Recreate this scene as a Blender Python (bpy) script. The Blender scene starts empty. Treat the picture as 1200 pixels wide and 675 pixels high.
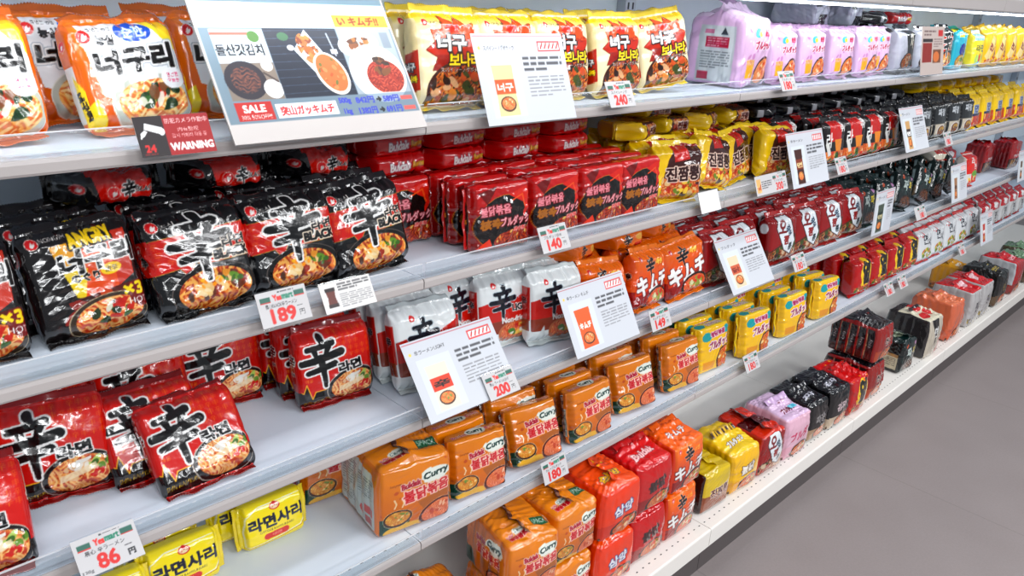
import bpy, math, random
import numpy as np
from mathutils import Matrix, Vector, Euler

SC = bpy.context.scene
COL = SC.collection
SS = 2

# ------------------------------------------------------------------ colour / art
def lin(c):
    c = np.asarray(c, dtype=np.float32) / 255.0
    return np.where(c <= .04045, c / 12.92, ((c + .055) / 1.055) ** 2.4)

def ink(c): return np.clip(c, 0, 1) ** 1.2 * .9
_tc = {}
def text_tris(s):
    """triangles of a word, normalised so that its bounding box is 1 high and starts at 0,0"""
    if s in _tc: return _tc[s]
    cu = bpy.data.curves.new('t', 'FONT'); cu.body = s; cu.resolution_u = 3
    o = bpy.data.objects.new('t', cu); COL.objects.link(o)
    m = o.to_mesh(); m.calc_loop_triangles()
    v = np.zeros(len(m.vertices) * 3, np.float32); m.vertices.foreach_get('co', v)
    t = np.zeros(len(m.loop_triangles) * 3, np.int32); m.loop_triangles.foreach_get('vertices', t)
    v = v.reshape(-1, 3)[:, :2]; t = t.reshape(-1, 3)
    o.to_mesh_clear(); bpy.data.objects.remove(o); bpy.data.curves.remove(cu)
    v = v - v.min(0); h = max(v[:, 1].max(), 1e-6); v = v / h
    _tc[s] = (v[t], v[:, 0].max())
    return _tc[s]

def dilate(m, r):
    r = int(round(r))
    for k in range(r):
        p = np.pad(m, 1)
        if k % 2: m = np.maximum.reduce([p[1:-1, 1:-1], p[:-2, 1:-1], p[2:, 1:-1], p[1:-1, :-2], p[1:-1, 2:]])
        else: m = np.maximum.reduce([p[i:i + m.shape[0], j:j + m.shape[1]] for i in range(3) for j in range(3)])
    return m

class Art:
    """flat print of one panel, drawn in centimetres, x right and y up"""
    def __init__(s, W, H, res, bg):
        s.W, s.H = W, H
        s.nu, s.nv = max(6, int(W * res)), max(6, int(H * res))
        s.k = s.nu * SS / W; s.ky = s.nv * SS / H
        s.a = np.zeros((s.nv * SS, s.nu * SS, 3), np.float32); s.a[:] = bg
        s.Y, s.X = np.mgrid[0:s.nv * SS, 0:s.nu * SS].astype(np.float32)
        s.X = (s.X + .5) / s.k; s.Y = (s.Y + .5) / s.ky
        s.rng = np.random.RandomState(int(W * 100 + H * 10 + sum(bg)))
    def put(s, m, c, al=1):
        m = (m * al)[..., None] if m.dtype != bool else m[..., None] * al
        s.a = s.a * (1 - m) + np.asarray(c, np.float32) * m
        return s
    def rect(s, x0, y0, x1, y1, c, al=1):
        return s.put((s.X >= x0) & (s.X <= x1) & (s.Y >= y0) & (s.Y <= y1), c, al)
    def grad(s, x0, y0, x1, y1, c0, c1, ax=1):
        t = np.clip((s.Y - y0) / (y1 - y0) if ax else (s.X - x0) / (x1 - x0), 0, 1)[..., None]
        m = ((s.X >= x0) & (s.X <= x1) & (s.Y >= y0) & (s.Y <= y1))[..., None]
        s.a = np.where(m, np.asarray(c0, np.float32) * (1 - t) + np.asarray(c1, np.float32) * t, s.a); return s
    def ellm(s, cx, cy, rx, ry, rot=0):
        c, n = math.cos(math.radians(rot)), math.sin(math.radians(rot))
        dx, dy = s.X - cx, s.Y - cy
        return ((dx * c + dy * n) / rx) ** 2 + ((-dx * n + dy * c) / ry) ** 2 <= 1
    def ell(s, cx, cy, rx, ry, c, rot=0, al=1): return s.put(s.ellm(cx, cy, rx, ry, rot), c, al)
    def polym(s, pts):
        m = np.zeros(s.X.shape, bool); n = len(pts)
        for i in range(n):
            (x1, y1), (x2, y2) = pts[i], pts[(i + 1) % n]
            if y1 == y2: continue
            m ^= ((s.Y >= min(y1, y2)) & (s.Y < max(y1, y2))) & (s.X < (s.Y - y1) * (x2 - x1) / (y2 - y1) + x1)
        return m
    def poly(s, pts, c, al=1): return s.put(s.polym(pts), c, al)
    def strokem(s, pts, w0, w1=None):
        w1 = w0 if w1 is None else w1
        m = np.zeros(s.X.shape, bool); n = len(pts) - 1
        for i in range(n):
            (x1, y1), (x2, y2) = pts[i], pts[i + 1]
            L2 = (x2 - x1) ** 2 + (y2 - y1) ** 2 + 1e-9
            t = np.clip(((s.X - x1) * (x2 - x1) + (s.Y - y1) * (y2 - y1)) / L2, 0, 1)
            d = np.hypot(s.X - x1 - t * (x2 - x1), s.Y - y1 - t * (y2 - y1))
            w = w0 + (w1 - w0) * (i + t) / n
            m |= d <= w / 2
        return m
    def stroke(s, pts, w0, c, w1=None, al=1): return s.put(s.strokem(pts, w0, w1), c, al)
    def outl(s, m, c, oc=None, ow=0):
        if oc is not None: s.put(dilate(m, ow * s.k), oc)
        return s.put(m, c)
    def textm(s, t, cx, cy, h, w=None, rot=0, shear=0):
        tr, asp = text_tris(t)
        sx = (w / asp) if w else h
        tr = tr.copy(); x = (tr[..., 0] - asp / 2) * sx; y = (tr[..., 1] - .5) * h; x = x + shear * y
        c, n = math.cos(math.radians(rot)), math.sin(math.radians(rot))
        px = (cx + x * c - y * n) * s.k; py = (cy + x * n + y * c) * s.ky
        m = np.zeros(s.X.shape, bool); Hh, Ww = m.shape
        for k in range(len(px)):
            ax, ay, bx, by, qx, qy = px[k, 0], py[k, 0], px[k, 1], py[k, 1], px[k, 2], py[k, 2]
            x0, x1 = max(0, int(min(ax, bx, qx))), min(Ww, int(max(ax, bx, qx)) + 2)
            y0, y1 = max(0, int(min(ay, by, qy))), min(Hh, int(max(ay, by, qy)) + 2)
            if x0 >= x1 or y0 >= y1: continue
            gy, gx = np.ogrid[y0:y1, x0:x1]; gx = gx + .5; gy = gy + .5
            d = (bx - ax) * (qy - ay) - (by - ay) * (qx - ax)
            if abs(d) < 1e-9: continue
            u = ((gx - ax) * (qy - ay) - (gy - ay) * (qx - ax)) / d
            v = ((bx - ax) * (gy - ay) - (by - ay) * (gx - ax)) / d
            e = .02
            m[y0:y1, x0:x1] |= (u >= -e) & (v >= -e) & (u + v <= 1 + e)
        return m
    def text(s, t, cx, cy, h, c, w=None, rot=0, shear=0, bold=0, oc=None, ow=0, oc2=None, ow2=0):
        m = s.textm(t, cx, cy, h, w, rot, shear)
        if bold and round(bold * .6 * s.k): m = dilate(m, bold * .6 * s.k)
        ow *= .8
        if oc2 is not None: s.put(dilate(m, (ow + ow2) * s.k), oc2)
        return s.outl(m, c, oc, ow)
    def greek(s, x0, y0, x1, y1, n, c, t=.45):
        """rows of type too small to read"""
        dy = (y1 - y0) / n
        for i in range(n):
            y = y0 + dy * (i + .5); x = x0
            e = x1 if i else x0 + (x1 - x0) * .6
            while x < e:
                l = s.rng.uniform(.1, .35) * (x1 - x0); s.rect(x, y - dy * t / 2, min(e, x + l), y + dy * t / 2, c, .75); x += l + .04 * (x1 - x0)
        return s
    def noodles(s, m, cols, sc=.5, seed=0):
        r = np.random.RandomState(seed); X, Y = s.X, s.Y; sc = max(sc * .6, 3.4 / s.k); cols = tuple(cols) + tuple(cols)[:2]
        wx = X + .5 * sc * np.sin(Y / sc * 1.3 + 1) + .35 * sc * np.sin(X / sc * .9 + Y / sc * 1.7)
        wy = Y + .5 * sc * np.sin(X / sc * 1.1 + 2) + .3 * sc * np.sin(X / sc * 1.9 - Y / sc)
        for i, c in enumerate(cols):
            th = r.uniform(0, 3.14); p = (wx * math.cos(th) + wy * math.sin(th)) / sc * 4.2
            f = np.sin(p + r.uniform(0, 6)); g = np.sin(wx / sc * r.uniform(.5, 1.1) + wy / sc * r.uniform(.5, 1.1) + r.uniform(0, 6))
            s.put(m & (f > .25) & (g > -.45), c, .85)
        return s
    def blobs(s, m, cols, n, r0, r1, seed=1):
        r = np.random.RandomState(seed); ys, xs = np.nonzero(m)
        if len(ys) == 0: return s
        for i in range(n):
            k = r.randint(len(ys)); c = cols[r.randint(len(cols))]
            a = r.uniform(r0, r1)
            s.put(m & s.ellm(xs[k] / s.k, ys[k] / s.ky, a, a * r.uniform(.35, .9), r.uniform(0, 180)), c, .92)
        return s
    def bowl(s, cx, cy, rx, ry, rot=0, rim=(28, 22, 20), soup=(176, 52, 20), nd=((226, 150, 70), (240, 196, 120), (205, 96, 40)), top=((90, 140, 40), (240, 235, 215), (190, 40, 25), (240, 190, 60)), nt=14, seed=3, edge=(150, 140, 130)):
        if edge: s.ell(cx, cy, rx * 1.05, ry * 1.06, edge, rot)
        s.ell(cx, cy, rx * 1.02, ry * 1.02, rim, rot)
        m = s.ellm(cx, cy + ry * .04, rx * .87, ry * .82, rot)
        s.put(m, soup); s.noodles(m, nd, rx * .16, seed)
        s.blobs(s.ellm(cx + rx * .15, cy + ry * .2, rx * .62, ry * .5, rot), top, nt, rx * .09, rx * .22, seed)
        return s
    def emblem(s, cx, cy, r):
        s.ell(cx, cy, r * 1.12, r * 1.12, (240, 225, 215)); s.ell(cx, cy, r, r, (214, 30, 36)); s.ell(cx + r * .12, cy - r * .1, r * .38, r * .62, (248, 240, 236), -25)
        return s.ell(cx + r * .3, cy + r * .28, r * .18, r * .2, (214, 30, 36))
    def spicy(s, cx, cy, h, c=(16, 14, 16), oc=(245, 240, 235), ow=.18, tilt=0):
        """the big brushed character"""
        k = h / 10.; T = math.radians(tilt)
        def q(p): return [(cx + (x * math.cos(T) - y * math.sin(T)) * k, cy + (x * math.sin(T) + y * math.cos(T)) * k) for x, y in p]
        m = s.strokem(q([(.1, 5), (.5, 3.7)]), 1.5 * k, 1.0 * k)
        m |= s.strokem(q([(-2.7, 3.0), (-.4, 3.15), (2.4, 3.7)]), 1.15 * k, 1.5 * k)
        m |= s.strokem(q([(-1.3, 2.6), (-1.0, 1.2)]), 1.2 * k, .9 * k)
        m |= s.strokem(q([(1.6, 2.9), (.9, 1.3)]), 1.3 * k, .8 * k)
        m |= s.strokem(q([(-4.0, .3), (-1.5, .45), (1.5, .9), (4.1, 1.35)]), 1.4 * k, 1.75 * k)
        m |= s.strokem(q([(-3.0, -1.9), (-.6, -1.5), (2.6, -.9)]), 1.1 * k, 1.4 * k)
        m |= s.strokem(q([(-.1, .8), (.1, -2.0), (.25, -5.2)]), 1.6 * k, .8 * k)
        return s.outl(m, c, oc, ow)
    def sample(s, nu=None, nv=None):
        a = s.a.reshape(s.nv, SS, s.nu, SS, 3).mean((1, 3))
        g = a.mean(-1, keepdims=True); a = g + (a - g) * 1.1
        return lin(np.clip(a, 0, 255))

# ------------------------------------------------------------------ meshes
def mesh_from(name, V, F, C, mat, smooth=True):
    me = bpy.data.meshes.new(name)
    V = np.ascontiguousarray(V, np.float32); F = np.ascontiguousarray(F, np.int32)
    me.vertices.add(len(V)); me.vertices.foreach_set('co', V.ravel())
    n = F.shape[1]
    me.loops.add(F.size); me.loops.foreach_set('vertex_index', F.ravel())
    me.polygons.add(len(F)); me.polygons.foreach_set('loop_start', np.arange(len(F), dtype=np.int32) * n)
    if smooth: me.polygons.foreach_set('use_smooth', np.ones(len(F), bool))
    if C is not None:
        at = me.color_attributes.new('Col', 'FLOAT_COLOR', 'POINT')
        c4 = np.ones((len(V), 4), np.float32); c4[:, :3] = C; at.data.foreach_set('color', c4.ravel())
    me.materials.append(mat); me.update(calc_edges=True)
    return me

def gridF(nu, nv, off=0):
    i, j = np.meshgrid(np.arange(nu - 1), np.arange(nv - 1))
    a = (j * nu + i).ravel() + off
    return np.stack([a, a + 1, a + nu + 1, a + nu], 1)

def sstep(x): x = np.clip(x, 0, 1); return x * x * (3 - 2 * x)

def crumple(P, seed, n=9, w0=.011, w1=.07):
    r = np.random.RandomState(seed); tot = np.zeros(len(P))
    Q = P + .012 * np.sin(P[:, [1, 2, 0]] * r.uniform(20, 50, 3) + r.uniform(0, 6, 3))
    for k in range(n):
        d = r.normal(size=3); d /= np.linalg.norm(d); wl = w0 * (w1 / w0) ** (k / (n - 1))
        t = np.abs(((Q @ d) / wl + r.uniform()) % 1 * 2 - 1)
        g = .5 + .5 * np.sin(P @ r.normal(size=3) * 28 + r.uniform(0, 6))
        tot += (t - .5) * g * (wl / w1) ** .55
    return tot

def body_mesh(name, W, D, H, art, mat, rr=.6, taper='z', tmin=.1, t0=.68, bulge=.003, amp=.0022, seed=1, res=6, bricks=0, ends=.005, sag=0, gather='y', mound=.011):
    W, D, H = W / 100, D / 100, H / 100
    front = art['front']
    nu, nv = (front.nu, front.nv) if isinstance(front, Art) else (max(6, int(W * 100 * res)), max(6, int(H * 100 * res)))
    tp = art.get('top'); lf = art.get('left')
    nd = tp.nv if isinstance(tp, Art) else (lf.nu if isinstance(lf, Art) else max(5, int(D * 100 * res)))
    FACES = {'front': (nu, nv), 'back': (max(6, nu // 3), max(6, nv // 3)), 'left': (nd, nv), 'right': (nd, nv), 'top': (nu, nd), 'bottom': (max(6, nu // 3), max(4, nd // 3))}
    Vs, Fs, Cs, off = [], [], [], 0
    r = max(.002, rr * min(D, W, H) / 2)
    for f, (n, m) in FACES.items():
        u, v = np.meshgrid(np.linspace(-1, 1, n), np.linspace(-1, 1, m)); u = u.ravel(); v = v.ravel(); o = np.ones_like(u)
        abc = {'front': (u, -o, v), 'back': (-u, o, v), 'left': (-o, -u, v), 'right': (o, u, v), 'top': (u, v, o), 'bottom': (u, -v, -o)}[f]
        P = np.stack([abc[0] * W / 2, abc[1] * D / 2, abc[2] * H / 2], 1)
        a, b, c = abc
        ext = np.array([W / 2, D / 2, H / 2]); inn = np.clip(P, -(ext - r), ext - r)
        d = P - inn; N = d / np.maximum(np.linalg.norm(d, axis=1, keepdims=True), 1e-9)
        P = inn + r * N
        P0 = P.copy()
        s = np.abs(c) if taper == 'z' else (np.abs(a) if taper == 'x' else 0 * a)
        P[:, 1] += N[:, 1] * bulge * (1 - a * a) * (1 - c * c) * 2
        P[:, 0] += N[:, 0] * bulge * .5 * (1 - b * b) * (1 - c * c)
        if taper is None: P[:, 2] += np.maximum(N[:, 2], 0) * bulge * 1.2 * (1 - a * a) * (1 - b * b)
        if taper is None:
            sd = P0[:, 0] if gather == 'y' else P0[:, 1]; al = P0[:, 1] if gather == 'y' else P0[:, 0]
            up = np.maximum(N[:, 2], 0); ph = np.random.RandomState(seed + 9).uniform(0, 6, 4)
            fold = np.sin(al * 150 + ph[0] + 14 * np.abs(sd)) + .7 * np.sin(al * 320 + ph[1] - 30 * sd + 2 * np.sin(al * 60))
            P[:, 2] += up * (mound * np.exp(-np.abs(sd) / .028) - .004 + .0017 * fold * np.exp(-np.abs(sd) / .045))
            edge = sstep((c - .35) / .65)
            P[:, 1 if gather == 'x' else 0] *= 1 - .07 * edge
            P[:, :2] += N[:, :2] * (.0007 * fold * edge)[:, None]
        if bricks:
            P[:, 0] += N[:, 0] * .0022 * (np.abs(np.sin(bricks * math.pi * (b + 1) / 2)) - .6) * (1 - np.abs(c) ** 6)
            P[:, 2] += np.maximum(N[:, 2], 0) * .0025 * (np.abs(np.sin(bricks * math.pi * (b + 1) / 2)) - .6) * (1 - np.abs(a) ** 6)
        k = crumple(P0, seed)
        low = .55 + .45 * np.sin(P0 @ np.array([33., 21., 27.]) + seed)
        topw = 1 + (1.2 * np.maximum(N[:, 2], 0) if taper is None else 0)
        P += N * (amp * k * low * topw)[:, None]
        if taper:
            t = 1 - (1 - tmin) * sstep((s - t0) / (1 - t0)) ** 1.2
            al = P0[:, 0] if taper == 'z' else P0[:, 2]
            ph = np.random.RandomState(seed + 5).uniform(0, 6, 3)
            tri = np.sin(al * 210 + ph[0] + 1.5 * np.sin(al * 70 + ph[1])) + .6 * np.sin(al * 430 + ph[2])
            P[:, 1] = P[:, 1] * t + N[:, 1] * ends * tri * sstep((s - .5) / .45) * .5
            P[:, 0 if taper == 'z' else 2] *= 1 - .016 * sstep((s - .5) / .5)
        if sag: P[:, 1] += sag * c * c
        P[:, 2] += H / 2
        Vs.append(P); Fs.append(gridF(n, m, off)); off += n * m
        A = art.get(f, art.get('side', art['base']))
        if isinstance(A, Art):
            S = A.sample()
            if S.shape[:2] != (m, n):
                S = S[np.linspace(0, S.shape[0] - 1, m).round().astype(int)][:, np.linspace(0, S.shape[1] - 1, n).round().astype(int)]
            Cs.append(S.reshape(-1, 3))
        else: Cs.append(np.repeat(lin(A)[None], n * m, 0))
    return mesh_from(name, np.concatenate(Vs), np.concatenate(Fs), ink(np.concatenate(Cs)), mat)

def strip_mesh(name, L, h, col, mat, seed=0, axis='x', th=.0007, wave=.0022, dots=None):
    """crimped fin: runs along x, stands up z, with pinked edge"""
    n = max(24, int(L * 100 * 6)); m = 5; r = np.random.RandomState(seed)
    x = np.linspace(-L / 2, L / 2, n); ph = r.uniform(0, 6, 4)
    w = wave * (np.sin(x * 90 + ph[0]) + .6 * np.sin(x * 190 + ph[1]))
    Vs, Cs = [], []
    c0 = lin(col)
    for side in (-1, 1):
        for j in range(m):
            t = j / (m - 1)
            z = h * t + (.0009 * ((np.arange(n) % 2) * 2 - 1) if j == m - 1 else 0)
            y = w * (.25 + .75 * t) + side * th / 2 + .0006 * np.sin(x * 2 * math.pi / .0035) * (1 if 0 < j < m - 1 else .3)
            Vs.append(np.stack([x, y, np.zeros(n) + z], 1))
            C = np.repeat(c0[None], n, 0)
            if dots is not None and j in (1, 2, 3):
                C = C.copy(); C[(np.arange(n) // 5) % 2 == 0] = lin(dots)
            Cs.append(C)
    F0 = gridF(n, m); F1 = gridF(n, m, n * m)[:, ::-1]
    e = np.arange(n - 1); t0 = (m - 1) * n
    Ft = np.stack([t0 + e, t0 + e + 1, n * m + t0 + e + 1, n * m + t0 + e], 1)
    Fb = np.stack([e + 1, e, n * m + e, n * m + e + 1], 1)
    j = np.arange(m - 1) * n
    Fl = np.stack([j, j + n, n * m + j + n, n * m + j], 1); Fr = np.stack([j + n - 1 + n, j + n - 1, n * m + j + n - 1, n * m + j + 2 * n - 1], 1)
    return mesh_from(name, np.concatenate(Vs), np.concatenate([F0, F1, Ft, Fb, Fl, Fr]), ink(np.concatenate(Cs)), mat)

def xf(me, M):
    me = me.copy(); me.transform(M); return me

def box_arrays(x0, x1, y0, y1, z0, z1):
    V = np.array([[x, y, z] for z in (z0, z1) for y in (y0, y1) for x in (x0, x1)], np.float32)
    F = np.array([[0, 2, 3, 1], [4, 5, 7, 6], [0, 1, 5, 4], [2, 6, 7, 3], [0, 4, 6, 2], [1, 3, 7, 5]], np.int32)
    return V, F

class MB:
    def __init__(s): s.V, s.F, s.n = [], [], 0
    def box(s, *b):
        v, f = box_arrays(*b); s.V.append(v); s.F.append(f + s.n); s.n += 8; return s
    def prism(s, prof, x0, x1):
        """closed yz profile swept along x, ends capped as triangles fan quads"""
        p = np.array(prof, np.float32); n = len(p)
        a = np.concatenate([np.column_stack([np.full(n, x), p]) for x in (x0, x1)]); i = np.arange(n); j = (i + 1) % n
        s.V.append(a); s.F.append(np.stack([i, j, n + j, n + i], 1) + s.n)
        for o, rev in ((0, 1), (n, 0)):
            for k in range(1, n - 1, 2):
                q = [o, o + k, o + k + 1, o + min(k + 2, n - 1)]
                if q[2] == q[3]: q[3] = q[0]; q = [o, o + k, o + k + 1, o + k + 1]
                s.F.append(np.array([q[::-1] if rev else q]) + s.n)
        s.n += 2 * n; return s
    def build(s, name, mat, bevel=0):
        me = bpy.data.meshes.new(name)
        V = np.concatenate(s.V); F = [list(dict.fromkeys(int(x) for x in f)) for b in s.F for f in b]
        me.from_pydata(V.tolist(), [], F); me.update(); me.materials.append(mat)
        return me

# ------------------------------------------------------------------ materials
def new_mat(name):
    m = bpy.data.materials.new(name); m.use_nodes = True; nt = m.node_tree
    return m, nt, nt.nodes['Principled BSDF']
def printed(name, rough, coat=0, spec=.5, bump=0):
    m, nt, b = new_mat(name)
    a = nt.nodes.new('ShaderNodeAttribute'); a.attribute_name = 'Col'
    nt.links.new(a.outputs['Color'], b.inputs['Base Color'])
    b.inputs['Specular IOR Level'].default_value = spec
    b.inputs['Coat Weight'].default_value = coat; b.inputs['Coat Roughness'].default_value = .08
    tc = nt.nodes.new('ShaderNodeTexCoord'); n = nt.nodes.new('ShaderNodeTexNoise'); n.inputs['Scale'].default_value = 48
    n.inputs['Detail'].default_value = 3
    nt.links.new(tc.outputs['Object'], n.inputs['Vector'])
    mr = nt.nodes.new('ShaderNodeMapRange'); mr.inputs['To Min'].default_value = rough * .8; mr.inputs['To Max'].default_value = rough * 1.25
    nt.links.new(n.outputs['Fac'], mr.inputs['Value']); nt.links.new(mr.outputs['Result'], b.inputs['Roughness'])
    if bump:
        v = nt.nodes.new('ShaderNodeTexVoronoi'); v.feature = 'F1'; v.inputs['Scale'].default_value = 24
        n2 = nt.nodes.new('ShaderNodeTexNoise'); n2.inputs['Scale'].default_value = 22; n2.inputs['Detail'].default_value = 1
        vm = nt.nodes.new('ShaderNodeVectorMath'); vm.operation = 'MULTIPLY_ADD'; vm.inputs[1].default_value = (.035, .035, .035)
        nt.links.new(tc.outputs['Object'], n2.inputs['Vector']); nt.links.new(n2.outputs['Color'], vm.inputs[0]); nt.links.new(tc.outputs['Object'], vm.inputs[2]); nt.links.new(vm.outputs[0], v.inputs['Vector'])
        ad = nt.nodes.new('ShaderNodeMath'); ad.operation = 'MULTIPLY_ADD'; ad.inputs[1].default_value = 1.6
        nt.links.new(v.outputs['Distance'], ad.inputs[0]); nt.links.new(n.outputs['Fac'], ad.inputs[2])
        bp = nt.nodes.new('ShaderNodeBump'); bp.inputs['Strength'].default_value = bump; bp.inputs['Distance'].default_value = .004
        nt.links.new(ad.outputs[0], bp.inputs['Height']); nt.links.new(bp.outputs['Normal'], b.inputs['Normal'])
    return m
FILM = printed('printed_glossy_film', .17, .5, .6, .2)
PAPER = printed('printed_paper', .45, 0, .35)
def plain(name, col, rough, spec=.5, metal=0, noise=.03):
    m, nt, b = new_mat(name)
    b.inputs['Roughness'].default_value = rough; b.inputs['Specular IOR Level'].default_value = spec; b.inputs['Metallic'].default_value = metal
    tc = nt.nodes.new('ShaderNodeTexCoord'); n = nt.nodes.new('ShaderNodeTexNoise'); n.inputs['Scale'].default_value = 9
    nt.links.new(tc.outputs['Object'], n.inputs['Vector'])
    mx = nt.nodes.new('ShaderNodeMix'); mx.data_type = 'RGBA'
    c = lin(col); mx.inputs[6].default_value = (*(c * (1 - noise)), 1); mx.inputs[7].default_value = (*np.minimum(c * (1 + noise), 1), 1)
    nt.links.new(n.outputs['Fac'], mx.inputs[0]); nt.links.new(mx.outputs[2], b.inputs['Base Color'])
    return m
WHITE = plain('white_enamelled_steel', (216, 226, 238), .38)
IVORY = plain('ivory_enamelled_steel', (230, 226, 220), .4)
RAIL = plain('grey_white_plastic_rail', (176, 169, 167), .4)
BACK = plain('white_back_panel', (226, 236, 242), .5)
POST = plain('grey_steel_upright', (178, 184, 192), .35, .5, .3)
DARK = plain('dark_kick_plate', (82, 76, 76), .5)
HOLE = plain('dark_hole', (40, 42, 46), .6)
TAB = plain('white_plastic_tab', (240, 242, 244), .3)
def acrylic(name, milk):
    m, nt, b = new_mat(name); nt.nodes.remove(b)
    out = nt.nodes['Material Output']
    tr = nt.nodes.new('ShaderNodeBsdfTransparent'); tr.inputs[0].default_value = (.93, .95, .96, 1)
    gl = nt.nodes.new('ShaderNodeBsdfGlossy'); gl.inputs['Roughness'].default_value = .06
    fr = nt.nodes.new('ShaderNodeFresnel'); fr.inputs[0].default_value = 1.45
    ge = nt.nodes.new('ShaderNodeNewGeometry'); fb = nt.nodes.new('ShaderNodeMath'); fb.operation = 'SUBTRACT'; fb.inputs[0].default_value = 1
    ad = nt.nodes.new('ShaderNodeMath'); ad.operation = 'MULTIPLY'
    mx = nt.nodes.new('ShaderNodeMixShader')
    nt.links.new(ge.outputs['Backfacing'], fb.inputs[1]); nt.links.new(fr.outputs[0], ad.inputs[0]); nt.links.new(fb.outputs[0], ad.inputs[1]); nt.links.new(ad.outputs[0], mx.inputs[0])
    nt.links.new(tr.outputs[0], mx.inputs[1]); nt.links.new(gl.outputs[0], mx.inputs[2]); df = nt.nodes.new('ShaderNodeBsdfDiffuse'); df.inputs[0].default_value = (.9, .92, .95, 1); m3 = nt.nodes.new('ShaderNodeMixShader'); m3.inputs[0].default_value = milk
    nt.links.new(mx.outputs[0], m3.inputs[1]); nt.links.new(df.outputs[0], m3.inputs[2]); nt.links.new(m3.outputs[0], out.inputs[0])
    return m
CLEAR = acrylic('clear_acrylic', .05); SLEEVE = acrylic('clear_soft_vinyl', .02); BEAD = acrylic('frosted_acrylic_edge', .45)
def floor_mat():
    m, nt, b = new_mat('speckled_grey_vinyl')
    tc = nt.nodes.new('ShaderNodeTexCoord')
    n1 = nt.nodes.new('ShaderNodeTexNoise'); n1.inputs['Scale'].default_value = 5; n1.inputs['Detail'].default_value = 6
    n2 = nt.nodes.new('ShaderNodeTexNoise'); n2.inputs['Scale'].default_value = 160
    mx = nt.nodes.new('ShaderNodeMix'); mx.data_type = 'RGBA'; mx.inputs[6].default_value = (*lin((120, 111, 110)), 1); mx.inputs[7].default_value = (*lin((142, 133, 132)), 1)
    ma = nt.nodes.new('ShaderNodeMath'); ma.operation = 'MULTIPLY_ADD'; ma.inputs[1].default_value = .5
    nt.links.new(tc.outputs['Object'], n1.inputs['Vector']); nt.links.new(tc.outputs['Object'], n2.inputs['Vector'])
    nt.links.new(n1.outputs['Fac'], ma.inputs[0]); 
    m2 = nt.nodes.new('ShaderNodeMath'); m2.operation = 'MULTIPLY'; m2.inputs[1].default_value = .5
    nt.links.new(n2.outputs['Fac'], m2.inputs[0]); nt.links.new(m2.outputs[0], ma.inputs[2]); nt.links.new(ma.outputs[0], mx.inputs[0])
    br = nt.nodes.new('ShaderNodeTexBrick'); br.offset = .0; br.inputs['Scale'].default_value = 1; br.inputs['Brick Width'].default_value = .9; br.inputs['Row Height'].default_value = .9
    br.inputs['Mortar Size'].default_value = .002; br.inputs['Mortar'].default_value = (.82, .82, .82, 1); br.inputs['Color1'].default_value = br.inputs['Color2'].default_value = (1, 1, 1, 1)
    nt.links.new(tc.outputs['Object'], br.inputs['Vector'])
    mu = nt.nodes.new('ShaderNodeMix'); mu.data_type = 'RGBA'; mu.blend_type = 'MULTIPLY'; mu.inputs[0].default_value = 1
    nt.links.new(mx.outputs[2], mu.inputs[6]); nt.links.new(br.outputs['Color'], mu.inputs[7]); nt.links.new(mu.outputs[2], b.inputs['Base Color'])
    b.inputs['Roughness'].default_value = .42; b.inputs['Specular IOR Level'].default_value = .35
    return m
FLOOR = floor_mat()
def led_mat():
    m, nt, b = new_mat('lit_tube'); b.inputs['Emission Color'].default_value = (.93, .97, 1, 1); b.inputs['Emission Strength'].default_value = 48
    b.inputs['Base Color'].default_value = (.9, .9, .9, 1)
    return m
LED = led_mat()

# ------------------------------------------------------------------ objects
def obj(name, me, parent=None, mat=None):
    o = bpy.data.objects.new(name, me); COL.objects.link(o)
    if parent: o.parent = parent
    return o
def tag(o, label=None, cat=None, group=None, kind=None):
    if label: o['label'] = label
    if cat: o['category'] = cat
    if group: o['group'] = group
    if kind: o['kind'] = kind
    return o
def empty(name, loc, rot=(0, 0, 0)):
    o = bpy.data.objects.new(name, None); COL.objects.link(o); o.location = loc; o.rotation_euler = rot; o.empty_display_size = .02
    return o

BLK, WHT, RED, YEL = (16, 15, 18), (244, 244, 242), (205, 28, 24), (250, 222, 40)
_art, _kind = {}, {}

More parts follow.
